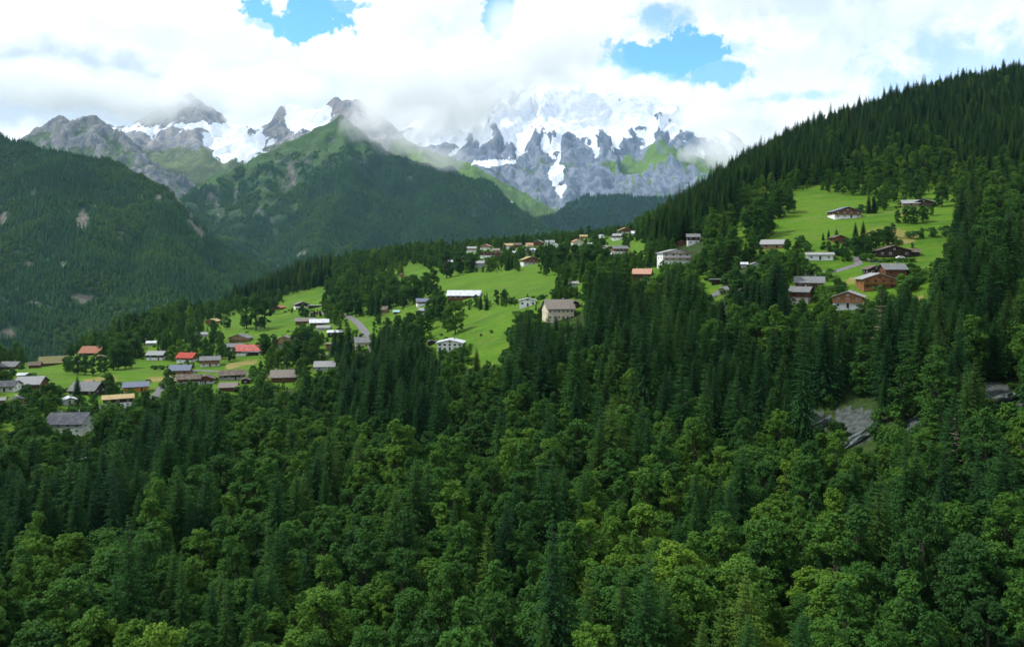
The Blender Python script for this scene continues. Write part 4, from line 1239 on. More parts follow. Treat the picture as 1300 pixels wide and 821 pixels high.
house('large cream building with a mossy grey roof and a row of windows behind tall spruces', 709, 406, 38, 'taupe', 'cream', 'cream', 's', wh=6.2, depth=15, rot=12, pitch=24, storeys=2, win=6, chim=1, name='guesthouse', cat='guesthouse')
house('small dark gabled house right behind the large cream building', 730, 391, 15, 'grey', 'dark', 'dark', 'g', wh=3, win=1)
house('small house with pale green grey roof above the large cream building', 729, 364, 11, 'pale', 'grey', 'grey', 's', wh=2.4, win=1, chim=0, keep=True)
house('brown chalet with white ground floor and tan roof on the highest meadow strip', 673, 336, 24, 'tan', 'brown', 'white', 'g', wh=5.0, depth=11, rot=18, storeys=2, win=4, balcony=True)
house('grey roofed house with red gable and white front below the far hamlet', 787, 323, 22, 'grey', 'redwood', 'white', 's', wh=5.2, depth=9, rot=18, storeys=2, win=4)
house('white three storey hotel with a broad low gable and rows of balconies', 857, 337, 40, 'pale', 'white', 'white', 'g', wh=7.6, depth=12, rot=14, pitch=13, storeys=3, win=4, balcony=True, chim=1, balc2=True, name='hotel', cat='hotel')
house('small white house with dark upper floor standing behind the hotel', 881, 325, 18, 'grey', 'dark', 'white', 's', wh=5, depth=8, storeys=2, win=2, Y=560)
house('little reddish roofed cabin in trees above the hotel', 867, 312, 12, 'salmon', 'brown', 'brown', 'g', wh=2.6, win=1, chim=0, name='cabin', cat='cabin')
house('house with a salmon tiled roof at the top of the dark spruces', 817, 352, 25, 'salmon', 'brown', 'brown', 's', wh=2.2, depth=11, rot=-10, win=2)
house('small wooden shed with pale roof beside the curved road', 909, 361, 12, 'pale', 'dark', 'dark', 'flat', wh=2.4, depth=5, win=0, chim=0, name='shed', cat='shed')
# --- right slope
house('pale grey roofed hay barn at the lower left corner of the big right meadow', 984, 315, 30, 'pale', 'tan', 'tan', 's', wh=2.3, depth=11, rot=-16, pitch=18, win=2, chim=0, name='barn', cat='barn')
house('low house with flat pale roof and white wall below the right meadow hedge', 1043, 330, 35, 'pale', 'white', 'white', 's', wh=2.8, depth=8, rot=-4, pitch=9, win=3, chim=1, name='bungalow', cat='bungalow')
house('white and timber gabled chalet standing alone on the big right meadow', 1075, 277, 37, 'blue', 'brown', 'white', 'g', wh=4.4, depth=12, rot=14, pitch=18, storeys=2, win=4, balcony=True)
house('dark wooden barn with grey roof at the upper right of the right meadow', 1178, 262, 24, 'grey', 'dark', 'dark', 'g', wh=3, depth=9, rot=-24, win=1, chim=0, name='barn', cat='barn')
house('long pale green grey roofed stable beside the dark barn on the upper right meadow', 1158, 262, 22, 'pale', 'tan', 'tan', 's', wh=2.2, depth=9, win=1, chim=0, name='stable', cat='stable')
house('small brown hut in front of the hedge trees under the right meadow', 1065, 308, 18, 'brown', 'redwood', 'redwood', 'g', wh=3, rot=20, win=2, chim=0, name='hut', cat='hut')
house('wide old dark brown chalet behind a clipped hedge with a white car in front', 1136, 326, 43, 'brown', 'dark', 'dark', 'g', wh=3.2, depth=14, rot=6, pitch=17, win=4, chim=1, balcony=False)
house('low lean-to with brown roof on the right of the wide old dark chalet', 1162, 325, 16, 'brown', 'dark', 'dark', 's', wh=2.2, depth=6, win=0, chim=0, name='lean_to', cat='lean-to')
house('grey roofed brown chalet, rear one of the pair left of the golden chalets', 1031, 371, 38, 'grey', 'brown', 'dark', 's', wh=4.6, depth=10, rot=-8, pitch=20, storeys=2, win=3)
house('grey roofed brown chalet with stone base, front of the pair left of golden chalets', 1020, 385, 28, 'grey', 'redwood', 'stone', 's', wh=5.2, depth=8, rot=-24, pitch=20, storeys=2, win=2)
house('golden timber chalet with white ground floor and grey roof, nearest of the golden chalets', 1083, 391, 40, 'pale', 'orange', 'white', 'g', wh=5.0, depth=12, rot=-14, pitch=20, storeys=2, win=3, balcony=True, lowfrac=0.52)
house('large golden timber chalet with pale roof and balconies behind the nearest golden one', 1116, 367, 44, 'pale', 'orange', 'orange', 'g', wh=4.6, depth=11, rot=10, pitch=19, storeys=2, win=4, balcony=True, chim=1)
house('dark grey roofed timber house at the rear of the golden chalets', 1137, 351, 30, 'grey', 'redwood', 'redwood', 's', wh=3.6, depth=10, rot=10, pitch=20, win=2)
house('dark gabled timber house between the golden chalets and the hedge', 1112, 349, 24, 'brown', 'dark', 'dark', 'g', wh=3.0, depth=8, rot=12, pitch=22, win=2, chim=0)
house('tiny white roofed cabin in the dark trees left of the right meadow', 945, 340, 9, 'white', 'grey', 'grey', 's', wh=2, win=0, chim=0, name='cabin', cat='cabin')
house('tiny white gabled cabin just right of the other one in the dark trees', 959, 340, 9, 'white', 'grey', 'grey', 'g', wh=2, win=1, chim=0, name='cabin', cat='cabin')
# --- far hamlet on the skyline of the near hill
FARV = [(571, 314, 9, 'white', 'white', 's', 'small white house at the far left end of the hamlet'), (599, 320, 14, 'pale', 'tan', 's', 'grey roofed house at the left of the hamlet above the round trees'),
        (589, 331, 11, 'grey', 'tan', 's', 'dark grey roofed cottage among trees under the left of the hamlet'), (617, 317, 14, 'salmon', 'tan', 'g', 'salmon roofed gabled house behind the dark front chalet of the hamlet'),
        (619, 327, 20, 'dark', 'brown', 'g', 'large dark gabled chalet at the front of the hamlet'), (634, 309, 12, 'grey', 'redwood', 'g', 'red brown gabled house on the skyline left of the white roofs'),
        (646, 316, 13, 'tan', 'cream', 's', 'cream house with tan roof in the left middle of the hamlet'), (653, 306, 10, 'white', 'white', 's', 'white roofed house, leftmost of the white roofs on the skyline'),
        (661, 307, 9, 'white', 'grey', 'g', 'white gabled house, second of the white roofs on the skyline'), (669, 306, 9, 'blue', 'white', 's', 'blue grey roofed house between the skyline white roofs'),
        (677, 305, 9, 'white', 'white', 's', 'white roofed house below the grey rock streak on the skyline'), (684, 312, 12, 'pale', 'brown', 'g', 'brown gabled chalet under the skyline white roofs'),
        (657, 314, 11, 'brown', 'brown', 's', 'brown roofed chalet right of the cream house'), (672, 314, 9, 'salmon', 'cream', 's', 'small salmon roofed house in the middle of the hamlet'),
        (693, 306, 10, 'white', 'grey', 's', 'white roofed house right of the skyline conifer'), (705, 306, 13, 'white', 'white', 'g', 'broad white gabled house right of the centre of the hamlet'),
        (698, 312, 12, 'pale', 'white', 's', 'long pale roofed house in front of the broad white gabled one'), (733, 312, 16, 'salmon', 'cream', 'g', 'salmon gabled house standing apart to the right of the hamlet'),
        (741, 303, 10, 'tan', 'tan', 's', 'tan roofed cottage above the salmon gabled house'), (748, 315, 8, 'white', 'white', 's', 'small white house right of the salmon gabled house'),
        (764, 302, 6, 'white', 'white', 'g', 'tiny white tower like house on the wooded skyline'), (786, 291, 16, 'pale', 'brown', 's', 'uppermost brown chalet with pale roof on the spur left of the right slope'),
        (794, 297, 20, 'tan', 'brown', 'g', 'broad tan roofed chalet on the spur left of the right slope'), (782, 304, 13, 'taupe', 'brown', 'g', 'lower brown gabled chalet on the spur above the small green field'),
        (806, 286, 8, 'white', 'white', 's', 'tiny white house at the foot of the right hand forest'), (610, 340, 12, 'pale', 'grey', 's', 'pale roofed cottage half hidden above the upper meadow'),
        (630, 321, 10, 'taupe', 'tan', 's', 'taupe roofed cottage right behind the dark front chalet'), (767, 322, 12, 'pale', 'grey', 's', 'low pale roofed house left of the red gabled one'),
        (488, 398, 8, 'brown', 'tan', 's', 'tiny brown cottage by the blue green spruces'), (510, 352, 7, 'tan', 'tan', 'g', 'tiny tan chapel like hut at the left tip of the upper meadow')]
for (a, b, w, rf, wl, g, lab) in FARV:
    house(lab, a, b, w, rf, wl, 'white' if (w > 12 and wl != 'white') else wl, g, wh=3.4 if w < 12 else 5, depth=9, rot=random.uniform(-22, 22), storeys=2 if w > 12 else 1, win=2, chim=1 if w > 11 else 0, name='house', cat='house', over=0.8, pitch=22)

# ------------------------------------------------------------------ scatter of trees on the near hillside
CON_ZONES = [  # (polygon in the picture for the tree top, share of conifers, tone shift)
 ([(800, 300), (830, 270), (900, 215), (1000, 165), (1060, 130), (1300, 60), (1300, 190), (1240, 215), (1180, 225), (1120, 230), (1000, 235), (960, 255), (900, 262), (860, 275)], 0.80, -0.02),
 ([(1090, 185), (1160, 175), (1300, 190), (1300, 225), (1200, 235), (1130, 232)], 0.45, 0.05),
 ([(1180, 230), (1240, 235), (1240, 310), (1205, 310)], 0.9, -0.1),
 ([(700, 335), (740, 342), (900, 342), (905, 380), (900, 505), (840, 520), (700, 470), (690, 400)], 0.93, -0.02),
 ([(640, 380), (695, 385), (700, 480), (640, 480)], 1.0, -0.08),
 ([(905, 328), (1010, 322), (1015, 360), (990, 385), (920, 385)], 0.95, -0.22),
 ([(880, 420), (1010, 400), (1010, 520), (880, 520)], 0.8, 0.0),
 ([(1095, 300), (1300, 300), (1300, 470), (1100, 470)], 0.9, 0.0),
 ([(1000, 400), (1095, 395), (1095, 500), (1000, 500)], 0.72, 0.0),
 ([(430, 400), (560, 400), (560, 520), (430, 520)], 0.88, -0.12),
 ([(440, 350), (505, 345), (505, 395), (440, 400)], 0.6, -0.06),
 ([(180, 470), (275, 485), (280, 640), (100, 640), (100, 560), (180, 540)], 0.85, -0.15),
 ([(0, 590), (110, 580), (110, 640), (0, 640)], 0.9, -0.12),
 ([(690, 440), (800, 440), (850, 500), (850, 620), (700, 620)], 0.36, 0.05),
 ([(230, 330), (420, 325), (420, 372), (330, 372), (230, 395)], 0.8, -0.10),
 ([(850, 560), (1200, 540), (1200, 821), (850, 821)], 0.17, 0.02),
 ([(1150, 460), (1300, 460), (1300, 600), (1150, 600)], 0.3, -0.02),
]
LIGHT = [  # patches of lighter broadleaf
 ([(900, 378), (1010, 375), (1010, 430), (915, 440)], 0.36), ([(0, 630), (150, 630), (150, 740), (0, 740)], 0.26), ([(730, 670), (840, 670), (840, 760), (730, 760)], 0.30), ([(1030, 385), (1075, 385), (1075, 430), (1030, 430)], 0.22),
 ([(700, 360), (745, 350), (750, 420), (720, 420)], 0.18), ([(980, 560), (1130, 560), (1130, 700), (980, 700)], 0.15), ([(1170, 300), (1235, 290), (1240, 330), (1180, 330)], 0.14), ([(790, 480), (900, 480), (900, 580), (790, 580)], 0.12), ([(560, 375), (600, 375), (600, 425), (560, 425)], 0.14)]


def pip(x, y, poly):
    ins = False; x2, y2 = poly[-1]
    for x1, y1 in poly:
        if (y1 > y) != (y2 > y) and x < (x2 - x1) * (y - y1) / (y2 - y1) + x1: ins = not ins
        x2, y2 = x1, y1
    return ins


# the open shapes drawn once into a quarter-pixel mask of the whole view, for quick look-ups
_gx, _gy = np.meshgrid(np.arange(-20, 1320, 1.0), np.arange(150, 620, 1.0))


def raster(polys):
    m = np.zeros(_gx.shape, bool)
    for p in polys: m |= inpoly(_gx, _gy, p)
    return m


def look(mask, x, y):
    i = int(round(y - 150)); j = int(round(x + 20))
    return 0 <= i < mask.shape[0] and 0 <= j < mask.shape[1] and bool(mask[i, j])


def blocked(px0, pyb, pyt, hw, yd):
    """does a tree whose trunk foot and top project here hide an open field, a house or bare rock that the photograph shows"""
    for t in (0.0, 0.2, 0.4, 0.6, 0.8, 0.95):
        y = pyb + (pyt - pyb) * t
        w = hw * (0.75 if t < 0.7 else 0.3)
        for q in (0, -w, w):
            if look(OPEN, px0 + q, y): return True
    for (x0, y0, x1, y1, hy) in KEEP:
        if px0 + hw * 0.8 > x0 and px0 - hw * 0.8 < x1 and pyt < y1 and pyb > y0 and yd < hy + 9: return True
    return False


ROADPOLY = [[(438, 399), (452, 398), (475, 420), (462, 428)], [(196, 482), (212, 482), (206, 505), (190, 508)], [(1083, 325), (1096, 325), (1098, 334), (1083, 334)], [(895, 372), (905, 366), (922, 364), (920, 378), (900, 380)]]
OPEN = raster(MEADOWS + ROCKS + ROADPOLY); VMASK = raster([VILLAGE, RVILLAGE, GARDEN])
in_v = lambda a, b: look(VMASK, a, b)

cand = []
srng = np.random.default_rng(99)
# jittered rows: spacing grows a little with distance
import time; _t0 = time.time()
y = 128.0
while y < 1900:
    sp = 7.0 + max(0, y - 350) * 0.0055
    half = y * 0.92 + 60
    xs = np.arange(-half, half, sp) + srng.uniform(-.45, .45) * sp
    for x in xs:
        cand.append((x + srng.uniform(-.42, .42) * sp, y + srng.uniform(-.42, .42) * sp))
    y += sp * 0.92
cand = np.array(cand)
zc = ground(cand[:, 0], cand[:, 1])
pcx, pcy = proj(cand[:, 0], cand[:, 1], zc)
patch = fbm(cand[:, 0], cand[:, 1], 38, 3, 0.5, 71)
patch2 = fbm(cand[:, 0], cand[:, 1], 60, 3, 0.5, 77)
# visibility of each foot against the bare hillside horizon (drop what lies far down the back slopes)
near_list = []
hidden = np.zeros(len(cand), bool); _rmin = np.full(len(cand), 1e9)
for q in np.linspace(0.35, 0.97, 16):      # the hillside in front of each spot
    yq = np.maximum(200, cand[:, 1] * q); xq = cand[:, 0] / cand[:, 1] * yq
    _rmin = np.minimum(_rmin, HY - F * ground(xq, yq) / yq)
hidden = (cand[:, 1] > 350) & (pcy > _rmin + 26 * F / cand[:, 1] + 2)
for i in range(len(cand)):
    x, yy = cand[i]; z = zc[i]; pb = pcy[i]; pxx = pcx[i]
    if pb > 1250: continue
    if hidden[i]: continue
    top_row = pb - 24 * F / yy
    pc = 0.15; sh = 0.0
    for poly, share, s2 in CON_ZONES:
        if pip(pxx, top_row, poly): pc = share; sh = s2
    if in_v(pxx, pb): pc = min(pc, 0.14)
    # mixed wood gathers in clumps of one kind
    isc = (0.5 + patch[i] * 1.35 + srng.normal(0, 0.10)) < pc if pc not in (0, 1) else pc == 1
    if isc:
        k = int(srng.integers(0, len(CONIF))); H0 = CONIF[k][2]; R0 = CONIF[k][3]; s = float(np.clip(srng.normal(0.95, 0.2), 0.42, 1.35)) * (0.98 if yy < 270 else 1.12 if yy < 420 else 0.92)
        if 350 < yy < 1400 and pc < 0.8: s *= 0.85
    else:
        k = int(srng.integers(0, len(BROAD))); H0 = BROAD[k][2]; R0 = BROAD[k][3]; s = float(np.clip(srng.normal(0.80, 0.15), 0.45, 1.12))
    if yy < 330 and not isc: s *= 1.0 + 0.10 * (330 - yy) / 130
    v = in_v(pxx, pb)
    if v:
        if srng.random() < 0.22 - patch2[i] * 0.8: continue
        s *= 0.74 if not isc else 0.7
        if not isc and srng.random() < 0.3: s *= 0.6
    H = H0 * s; R = R0 * s
    pt = HY - F * (z + H) / yy; hw = R * F / yy
    if blocked(pxx, pb, pt, hw, yy):
        # a smaller one may still fit
        if isc and yy > 450: continue
        s *= 0.5; H *= 0.5; R *= 0.5
        pt = HY - F * (z + H) / yy; hw = R * F / yy
        if blocked(pxx, pb, pt, hw, yy): continue
    # keep off the house footprints
    bad = False
    for (hx, hb, hy, ro) in HOUSES:
        if abs(ro.location.x - x) < 9 and abs(ro.location.y - yy) < 10: bad = True; break
    if bad: continue
    tone = 0.36 + sh + patch2[i] * 0.30 + srng.normal(0, 0.13)
    if not isc:
        if srng.random() < 0.06: tone += 0.10
        for poly, g in LIGHT:
            if pip(pxx, pb - H * F / yy * 0.6, poly): tone += g * 0.55
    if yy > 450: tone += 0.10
    near_list.append((x, yy, z - 0.3, isc, k, s, srng.uniform(0, 6.28), float(np.clip(tone, 0.02, 1)), pxx, pb, pt, hw))

# --- the ones that show largest become things of their own
def inframe(t): return -t[11] < t[8] < 1300 + t[11] and t[10] < 815 and t[9] > 0
cons = sorted([t for t in near_list if t[3] and inframe(t)], key=lambda t: -(t[5] * CONIF[t[4]][2] / t[1]))
brds = sorted([t for t in near_list if not t[3] and inframe(t)], key=lambda t: -(t[5] * BROAD[t[4]][2] / t[1]))
indiv = cons[:250] + brds[:170]
ids = set(id(t) for t in indiv)
rest = [t for t in near_list if id(t) not in ids]


def place_of(px, pt):
    if pt < 330: return 'on the upper right slope'
    if pt < 470:
        if px < 380: return 'along the wood below the left village'
        if px < 600: return 'left of the white gable fronted house'
        if px < 760: return 'below the large cream building'
        if px < 1000: return 'below the hotel and the curved road'
        return 'in the steep wood below the golden chalets'
    if pt < 600:
        if px < 260: return 'in the wood under the dark slate villa'
        if px < 520: return 'in the middle of the wood, left of centre'
        if px < 780: return 'in the middle of the wood, around the centre'
        if px < 1000: return 'in the wood left of the bare rock'
        return 'around the bare grey rock on the right'
    if px < 260: return 'in the front wood at the lower left corner'
    if px < 520: return 'in the front wood, left of centre'
    if px < 780: return 'in the front wood, around the centre'
    if px < 1000: return 'in the front wood, right of centre'
    return 'in the front wood at the lower right corner'


CSH = ['full spruce', 'tall slim spruce', 'broad ragged spruce', 'narrow tall spruce', 'stout spruce', 'thin ragged spruce']
BSH = ['dome crowned tree', 'tall dome crowned tree', 'wide round tree', 'tall pointed tree', 'finely clumped tree', 'low round tree', 'large finely clumped tree', 'slim pointed tree']


def tree_thing(kind, parts, x, y, z, rz, s, tone, label, group=None, sz=None):
    root = empty(kind, (x, y, z), rz)
    root.scale = (s, s, sz or s)
    tag(root, label, 'tree' if 'bush' not in kind else 'bush', group)
    if sz is None: q_ = 0.82 + 0.42 * ((x * 7.13 + y * 3.7) % 1.0); root.scale = (s * q_, s * q_, s); root.rotation_euler = ((x * 1.7 % 1 - .5) * .07, (y * 1.3 % 1 - .5) * .07, rz)
    c = link('crown', parts[0], root); t = link('trunk', parts[1], root)
    c['tone'] = tone; t['tone'] = tone
    return root


near_hand = []

# --- trees and shrubs of the gardens and meadows, one by one: (picture column, foot row, height in rows, 'b' broadleaf / 'c' conifer, tone)
HAND = """88,472,20,b,30 98,475,24,b,25 108,476,26,b,28 118,477,25,b,22 127,474,20,b,35 84,467,15,b,30 98,507,32,c,20 140,504,30,b,12 55,512,26,b,25 65,513,28,b,18 75,511,24,c,25
5,531,24,c,18 14,529,22,c,15 22,531,26,c,15 38,541,18,b,40 30,546,20,b,34 50,521,14,b,38 100,527,15,b,34 115,523,12,b,45 40,481,10,b,25 3,482,12,b,35 66,461,8,b,35 72,460,9,b,30
90,454,17,b,25 97,451,14,b,28 131,453,22,b,24 137,448,20,b,30 150,469,37,b,24 159,468,33,b,20 144,470,30,b,28 133,474,22,b,32 172,453,12,b,16 180,452,11,b,22 163,446,26,b,22 174,440,26,b,26
195,469,7,b,15 204,469,7,b,18 213,470,7,b,20 213,485,17,b,34 220,484,14,b,36 247,457,17,b,34 253,461,13,b,30 283,456,20,b,26 290,459,19,b,30 297,457,16,b,22 325,420,46,b,20 313,417,40,b,16 336,417,40,b,22
346,399,20,b,16 288,418,16,b,25 270,426,22,b,24 268,441,20,b,28 258,446,16,b,30 250,441,20,b,24 335,454,31,b,22 346,454,31,b,26 364,470,38,b,30 376,462,32,b,26 383,459,44,b,24 393,456,42,b,28 401,446,24,b,34 407,438,13,b,62
331,471,13,b,24 323,474,11,b,30 332,486,15,c,20 383,402,15,b,20 411,388,12,b,58 421,388,24,b,26 429,396,32,b,30 441,400,36,b,26 452,402,32,b,24 433,462,52,c,18 443,470,60,c,16 425,452,36,c,24
480,402,32,c,12 470,401,28,c,14 490,392,25,c,70 500,379,28,b,28 515,383,34,b,24 525,386,38,b,26 541,373,28,b,24 550,374,34,b,22 561,395,26,b,30 551,407,30,b,26 560,409,34,b,24 545,406,26,b,20 578,424,42,b,52 568,421,34,b,46
610,393,24,c,12 618,394,25,c,14 604,391,18,b,20 630,386,20,b,14 640,385,18,b,16 480,413,14,b,24 475,421,14,b,30 492,421,18,b,26 505,428,30,b,22 520,428,32,b,24 532,424,30,b,20 543,420,26,b,24 605,474,34,c,78 580,463,8,b,24
562,453,7,b,26 590,456,8,b,22 610,427,4,b,20 623,423,5,b,22 567,353,35,b,14 585,347,29,b,20 597,346,25,b,18 545,337,22,b,24 534,335,16,b,28 695,342,30,b,18 712,344,34,b,20 730,346,36,b,18 748,345,36,b,20 762,342,32,b,24
718,373,26,c,18 724,376,30,c,15 708,371,22,c,20 757,330,24,b,20 772,334,22,b,24 778,340,24,c,14 1103,271,27,c,8 1110,271,24,c,10 1086,301,20,c,12 1096,301,22,c,10 1052,304,15,c,14 1062,305,16,c,12 1045,305,11,c,16 1095,270,11,b,24
1000,319,16,b,24 1012,321,17,b,20 1023,319,12,b,28 1052,320,15,b,24 1062,323,19,b,22 1075,323,22,b,26 1086,321,20,b,22 1096,321,24,b,24 1106,319,26,b,20 1116,316,26,b,24 1126,311,24,b,22 1133,302,20,b,28 1140,284,18,b,20
1150,284,20,b,24 1160,284,22,b,22 1172,282,22,b,26 1182,274,16,b,30 1196,263,30,b,24 1189,258,22,b,22 1160,303,13,b,30 1170,303,15,b,32 1181,301,13,b,34 965,303,52,b,22 976,298,46,b,24 955,304,44,b,20 1001,271,30,b,22
990,277,38,b,20 982,262,30,b,24 1214,306,58,c,10 1226,306,60,c,8 1238,302,52,c,12 1255,285,46,b,22 1265,326,50,b,24 1281,322,50,b,20 1292,306,56,b,24 1052,386,18,b,34 1062,372,14,b,30 1045,376,13,b,34 1048,356,14,b,54
1055,352,12,b,50 1040,352,10,b,40 1018,345,12,b,36 1010,342,10,b,34 1150,372,14,b,32 1168,360,12,b,28 572,326,12,b,24 580,330,14,b,20 590,322,10,b,26 607,326,12,b,24 604,312,10,b,22 626,312,9,b,24 640,324,14,b,22 650,326,14,b,26
662,322,10,b,22 641,309,8,c,14 693,303,14,c,16 697,304,15,c,14 713,305,12,c,16 718,308,16,c,12 724,312,14,b,22 743,316,12,b,24 756,313,16,b,20 764,312,14,c,12 700,326,16,b,20 688,328,16,b,24 716,328,16,b,22 730,328,16,b,26
742,328,16,b,22 620,338,12,b,24 636,336,12,b,28 650,340,10,b,24 692,338,12,b,24 555,320,12,b,26 545,318,12,b,24 560,330,16,b,22 812,300,18,b,24 820,312,24,b,22 828,322,22,b,26 836,304,26,b,20 846,312,22,b,24 800,332,16,c,14
805,340,24,c,12 795,336,18,b,24 775,352,14,b,30 786,350,16,b,34 893,340,26,b,22 905,350,22,b,24 915,345,30,b,20 842,342,8,b,40 852,343,7,b,44 868,343,8,b,36 878,342,12,b,30 916,372,7,b,46 888,374,14,b,40 650,386,9,b,20
600,376,7,b,24 1200,300,14,b,30 1245,348,16,b,30 1255,352,18,b,26 1285,352,14,b,30 1292,348,18,b,24"""
SIDES = {(-1, 0): 'to the left of', (1, 0): 'to the right of', (0, 1): 'in front of', (0, -1): 'behind', (-1, 1): 'in front and left of', (1, 1): 'in front and right of', (-1, -1): 'behind and left of', (1, -1): 'behind and right of'}
CUT = (' at ', ' above ', ' in ', ' behind ', ' beside ', ' just ', ' on ', ' under ', ' half ', ' between ', ' below ', ' among ', ' alone', ' cut ', ' sunk ', ' hidden ', ' standing ', ' directly ', ' peeping ', ' right of ', ' left of ', ' joined ', ',')


def short(lab):
    e = min([lab.find(c) for c in CUT if lab.find(c) > 12] + [len(lab)])
    w = lab[:e].split()[:8]
    while w and w[-1] in ('with', 'a', 'the', 'and', 'of', 'its', 'two', 'by', 'white', 'red', 'dark', 'brown') : w.pop()
    return ' '.join(w)


seen = {}
hrng = np.random.default_rng(5)
for tok in HAND.split():
    a_, b_, h_, kd, tn = tok.split(',')
    a_, b_, h_, tn = float(a_), float(b_), float(h_), float(tn) / 100
    x, yd, z = hit(a_, b_)
    Hm = h_ * yd / F
    best = min(HOUSES, key=lambda q: abs(q[0] - a_) + 1.6 * abs(q[1] - b_))
    dx, dy = a_ - best[0], b_ - best[1]
    sd = SIDES[(0 if abs(dx) < 9 else int(math.copysign(1, dx)), 0 if abs(dy) < 5 and abs(dx) >= 9 else int(math.copysign(1, dy if dy else 1)))]
    small = Hm < 6.5
    q = ('dark ' if tn < 0.2 else '' if tn < 0.42 else 'light green ')
    if kd == 'c':
        parts = CONIF[int(hrng.integers(0, 5))]; kind = 'spruce_tree'; word = q + ('small spruce' if Hm < 12 else 'spruce')
    elif small:
        parts = BUSH[int(hrng.integers(0, 2))]; kind = 'garden_bush'; word = q + 'bush'
    else:
        parts = BROAD[int(hrng.choice([0, 1, 2, 4, 5, 6]))]; kind = 'broadleaf_tree'; word = q + ('round tree' if Hm < 13 else 'big round tree')
    lab = f'{word} {sd} the {short(best[3]["label"])}'
    if len(lab.split()) > 16: lab = f'{word} {sd} the ' + ' '.join(short(best[3]['label']).split()[:6])
    seen.setdefault(lab, []).append(1)
    s = Hm / parts[2]
    grp = {'spruce_tree': 'spruces in the village gardens', 'garden_bush': 'bushes in the village gardens', 'broadleaf_tree': 'broadleaf trees in the village gardens'}[kind]
    sxy = s * (1.15 if kd == 'b' else 1.0)
    tree_thing(kind, parts, x, yd, z - 0.3, float(hrng.uniform(0, 6.28)), sxy, tn, lab, grp, sz=s)
    near_hand.append((x, yd, parts[3] * sxy))


for t in indiv:
    w = place_of(t[8], t[10])
    if t[3]:
        q = 'dark' if t[7] < 0.3 else ('mid green' if t[7] < 0.5 else 'olive green')
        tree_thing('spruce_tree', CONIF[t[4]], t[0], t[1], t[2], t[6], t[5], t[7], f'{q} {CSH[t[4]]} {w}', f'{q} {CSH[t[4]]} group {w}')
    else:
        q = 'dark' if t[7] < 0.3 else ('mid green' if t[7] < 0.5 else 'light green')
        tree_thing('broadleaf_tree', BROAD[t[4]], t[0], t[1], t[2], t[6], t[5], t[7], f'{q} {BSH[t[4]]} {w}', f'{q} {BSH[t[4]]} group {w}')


def to_mass(name, label, lst, meshes):
    vr = np.random.default_rng(3).uniform(0.78, 1.28, len(lst))
    a = np.array([[t[0], t[1], t[2]] for t in lst]); s = np.array([t[5] for t in lst])
    mass(name, label, 'forest', meshes, a, [t[4] for t in lst], np.array([t[6] for t in lst]), np.stack([s * vr, s * vr, s], 1), [t[7] for t in lst], tilt=0.03)


wholeC = [joined_tree(p) for p in CONIF]; wholeB = [joined_tree(p) for p in BROAD]
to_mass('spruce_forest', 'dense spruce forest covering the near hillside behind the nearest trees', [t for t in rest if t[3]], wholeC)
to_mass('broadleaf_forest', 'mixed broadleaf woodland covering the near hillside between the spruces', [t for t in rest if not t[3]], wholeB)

for (a_, b_, h_, lab) in ((908, 268, 30, 'brown dead spruce on the lower edge of the right hand ridge forest'), (1112, 196, 26, 'brown dead spruce high in the right hand ridge forest'), (748, 738, 60, 'small brown withered tree in the front wood near the bottom'), (1122, 470, 100, 'bare grey branched spruce below the golden chalets'), (776, 655, 95, 'thin grey dead trunk in the front wood right of centre'),
                        (1010, 430, 44, 'grey bare topped spruce left under the golden chalets'), (640, 560, 60, 'grey dead spruce in the middle of the wood'), (240, 640, 70, 'bare grey spruce in the dark stand at the lower left'), (1215, 640, 110, 'tall half bare spruce near the right edge'), (870, 560, 80, 'half bare grey spruce in the stand left of the bare rock')):
    x, yd, z = hit(a_, b_); s_ = h_ * yd / F / DEADM[2]
    tree_thing('dead_spruce_tree', DEADM, x, yd, z, a_ * .7, s_, 0.3, lab)

# --- undergrowth below the trees
ux = srng.uniform(-1, 1, 6500); uy = np.exp(srng.uniform(math.log(130), math.log(520), 6500)); ux = ux * uy * 0.85
uz = ground(ux, uy); upx, upy = proj(ux, uy, uz)
ok = np.ones(len(ux), bool)
for poly in MEADOWS + ROADPOLY + ROCKS: ok &= ~inpoly(upx, upy - 3 * F / uy * .5, poly) & ~inpoly(upx, upy, poly)
for (x0, y0, x1, y1, hy) in KEEP: ok &= ~((upx > x0 - 3) & (upx < x1 + 3) & (upy > y0) & (upy < y1 + 12))
ux, uy, uz = ux[ok], uy[ok], uz[ok]
n = len(ux)
mass('undergrowth', 'low green scrub and saplings filling the gaps between the trees', 'undergrowth', [joined_tree(b) for b in BUSH], np.stack([ux, uy, uz - 0.6], 1),
     srng.integers(0, 2, n), srng.uniform(0, 6.28, n), srng.uniform(0.6, 1.5, n), np.clip(srng.normal(0.34, 0.13, n), 0, 1))

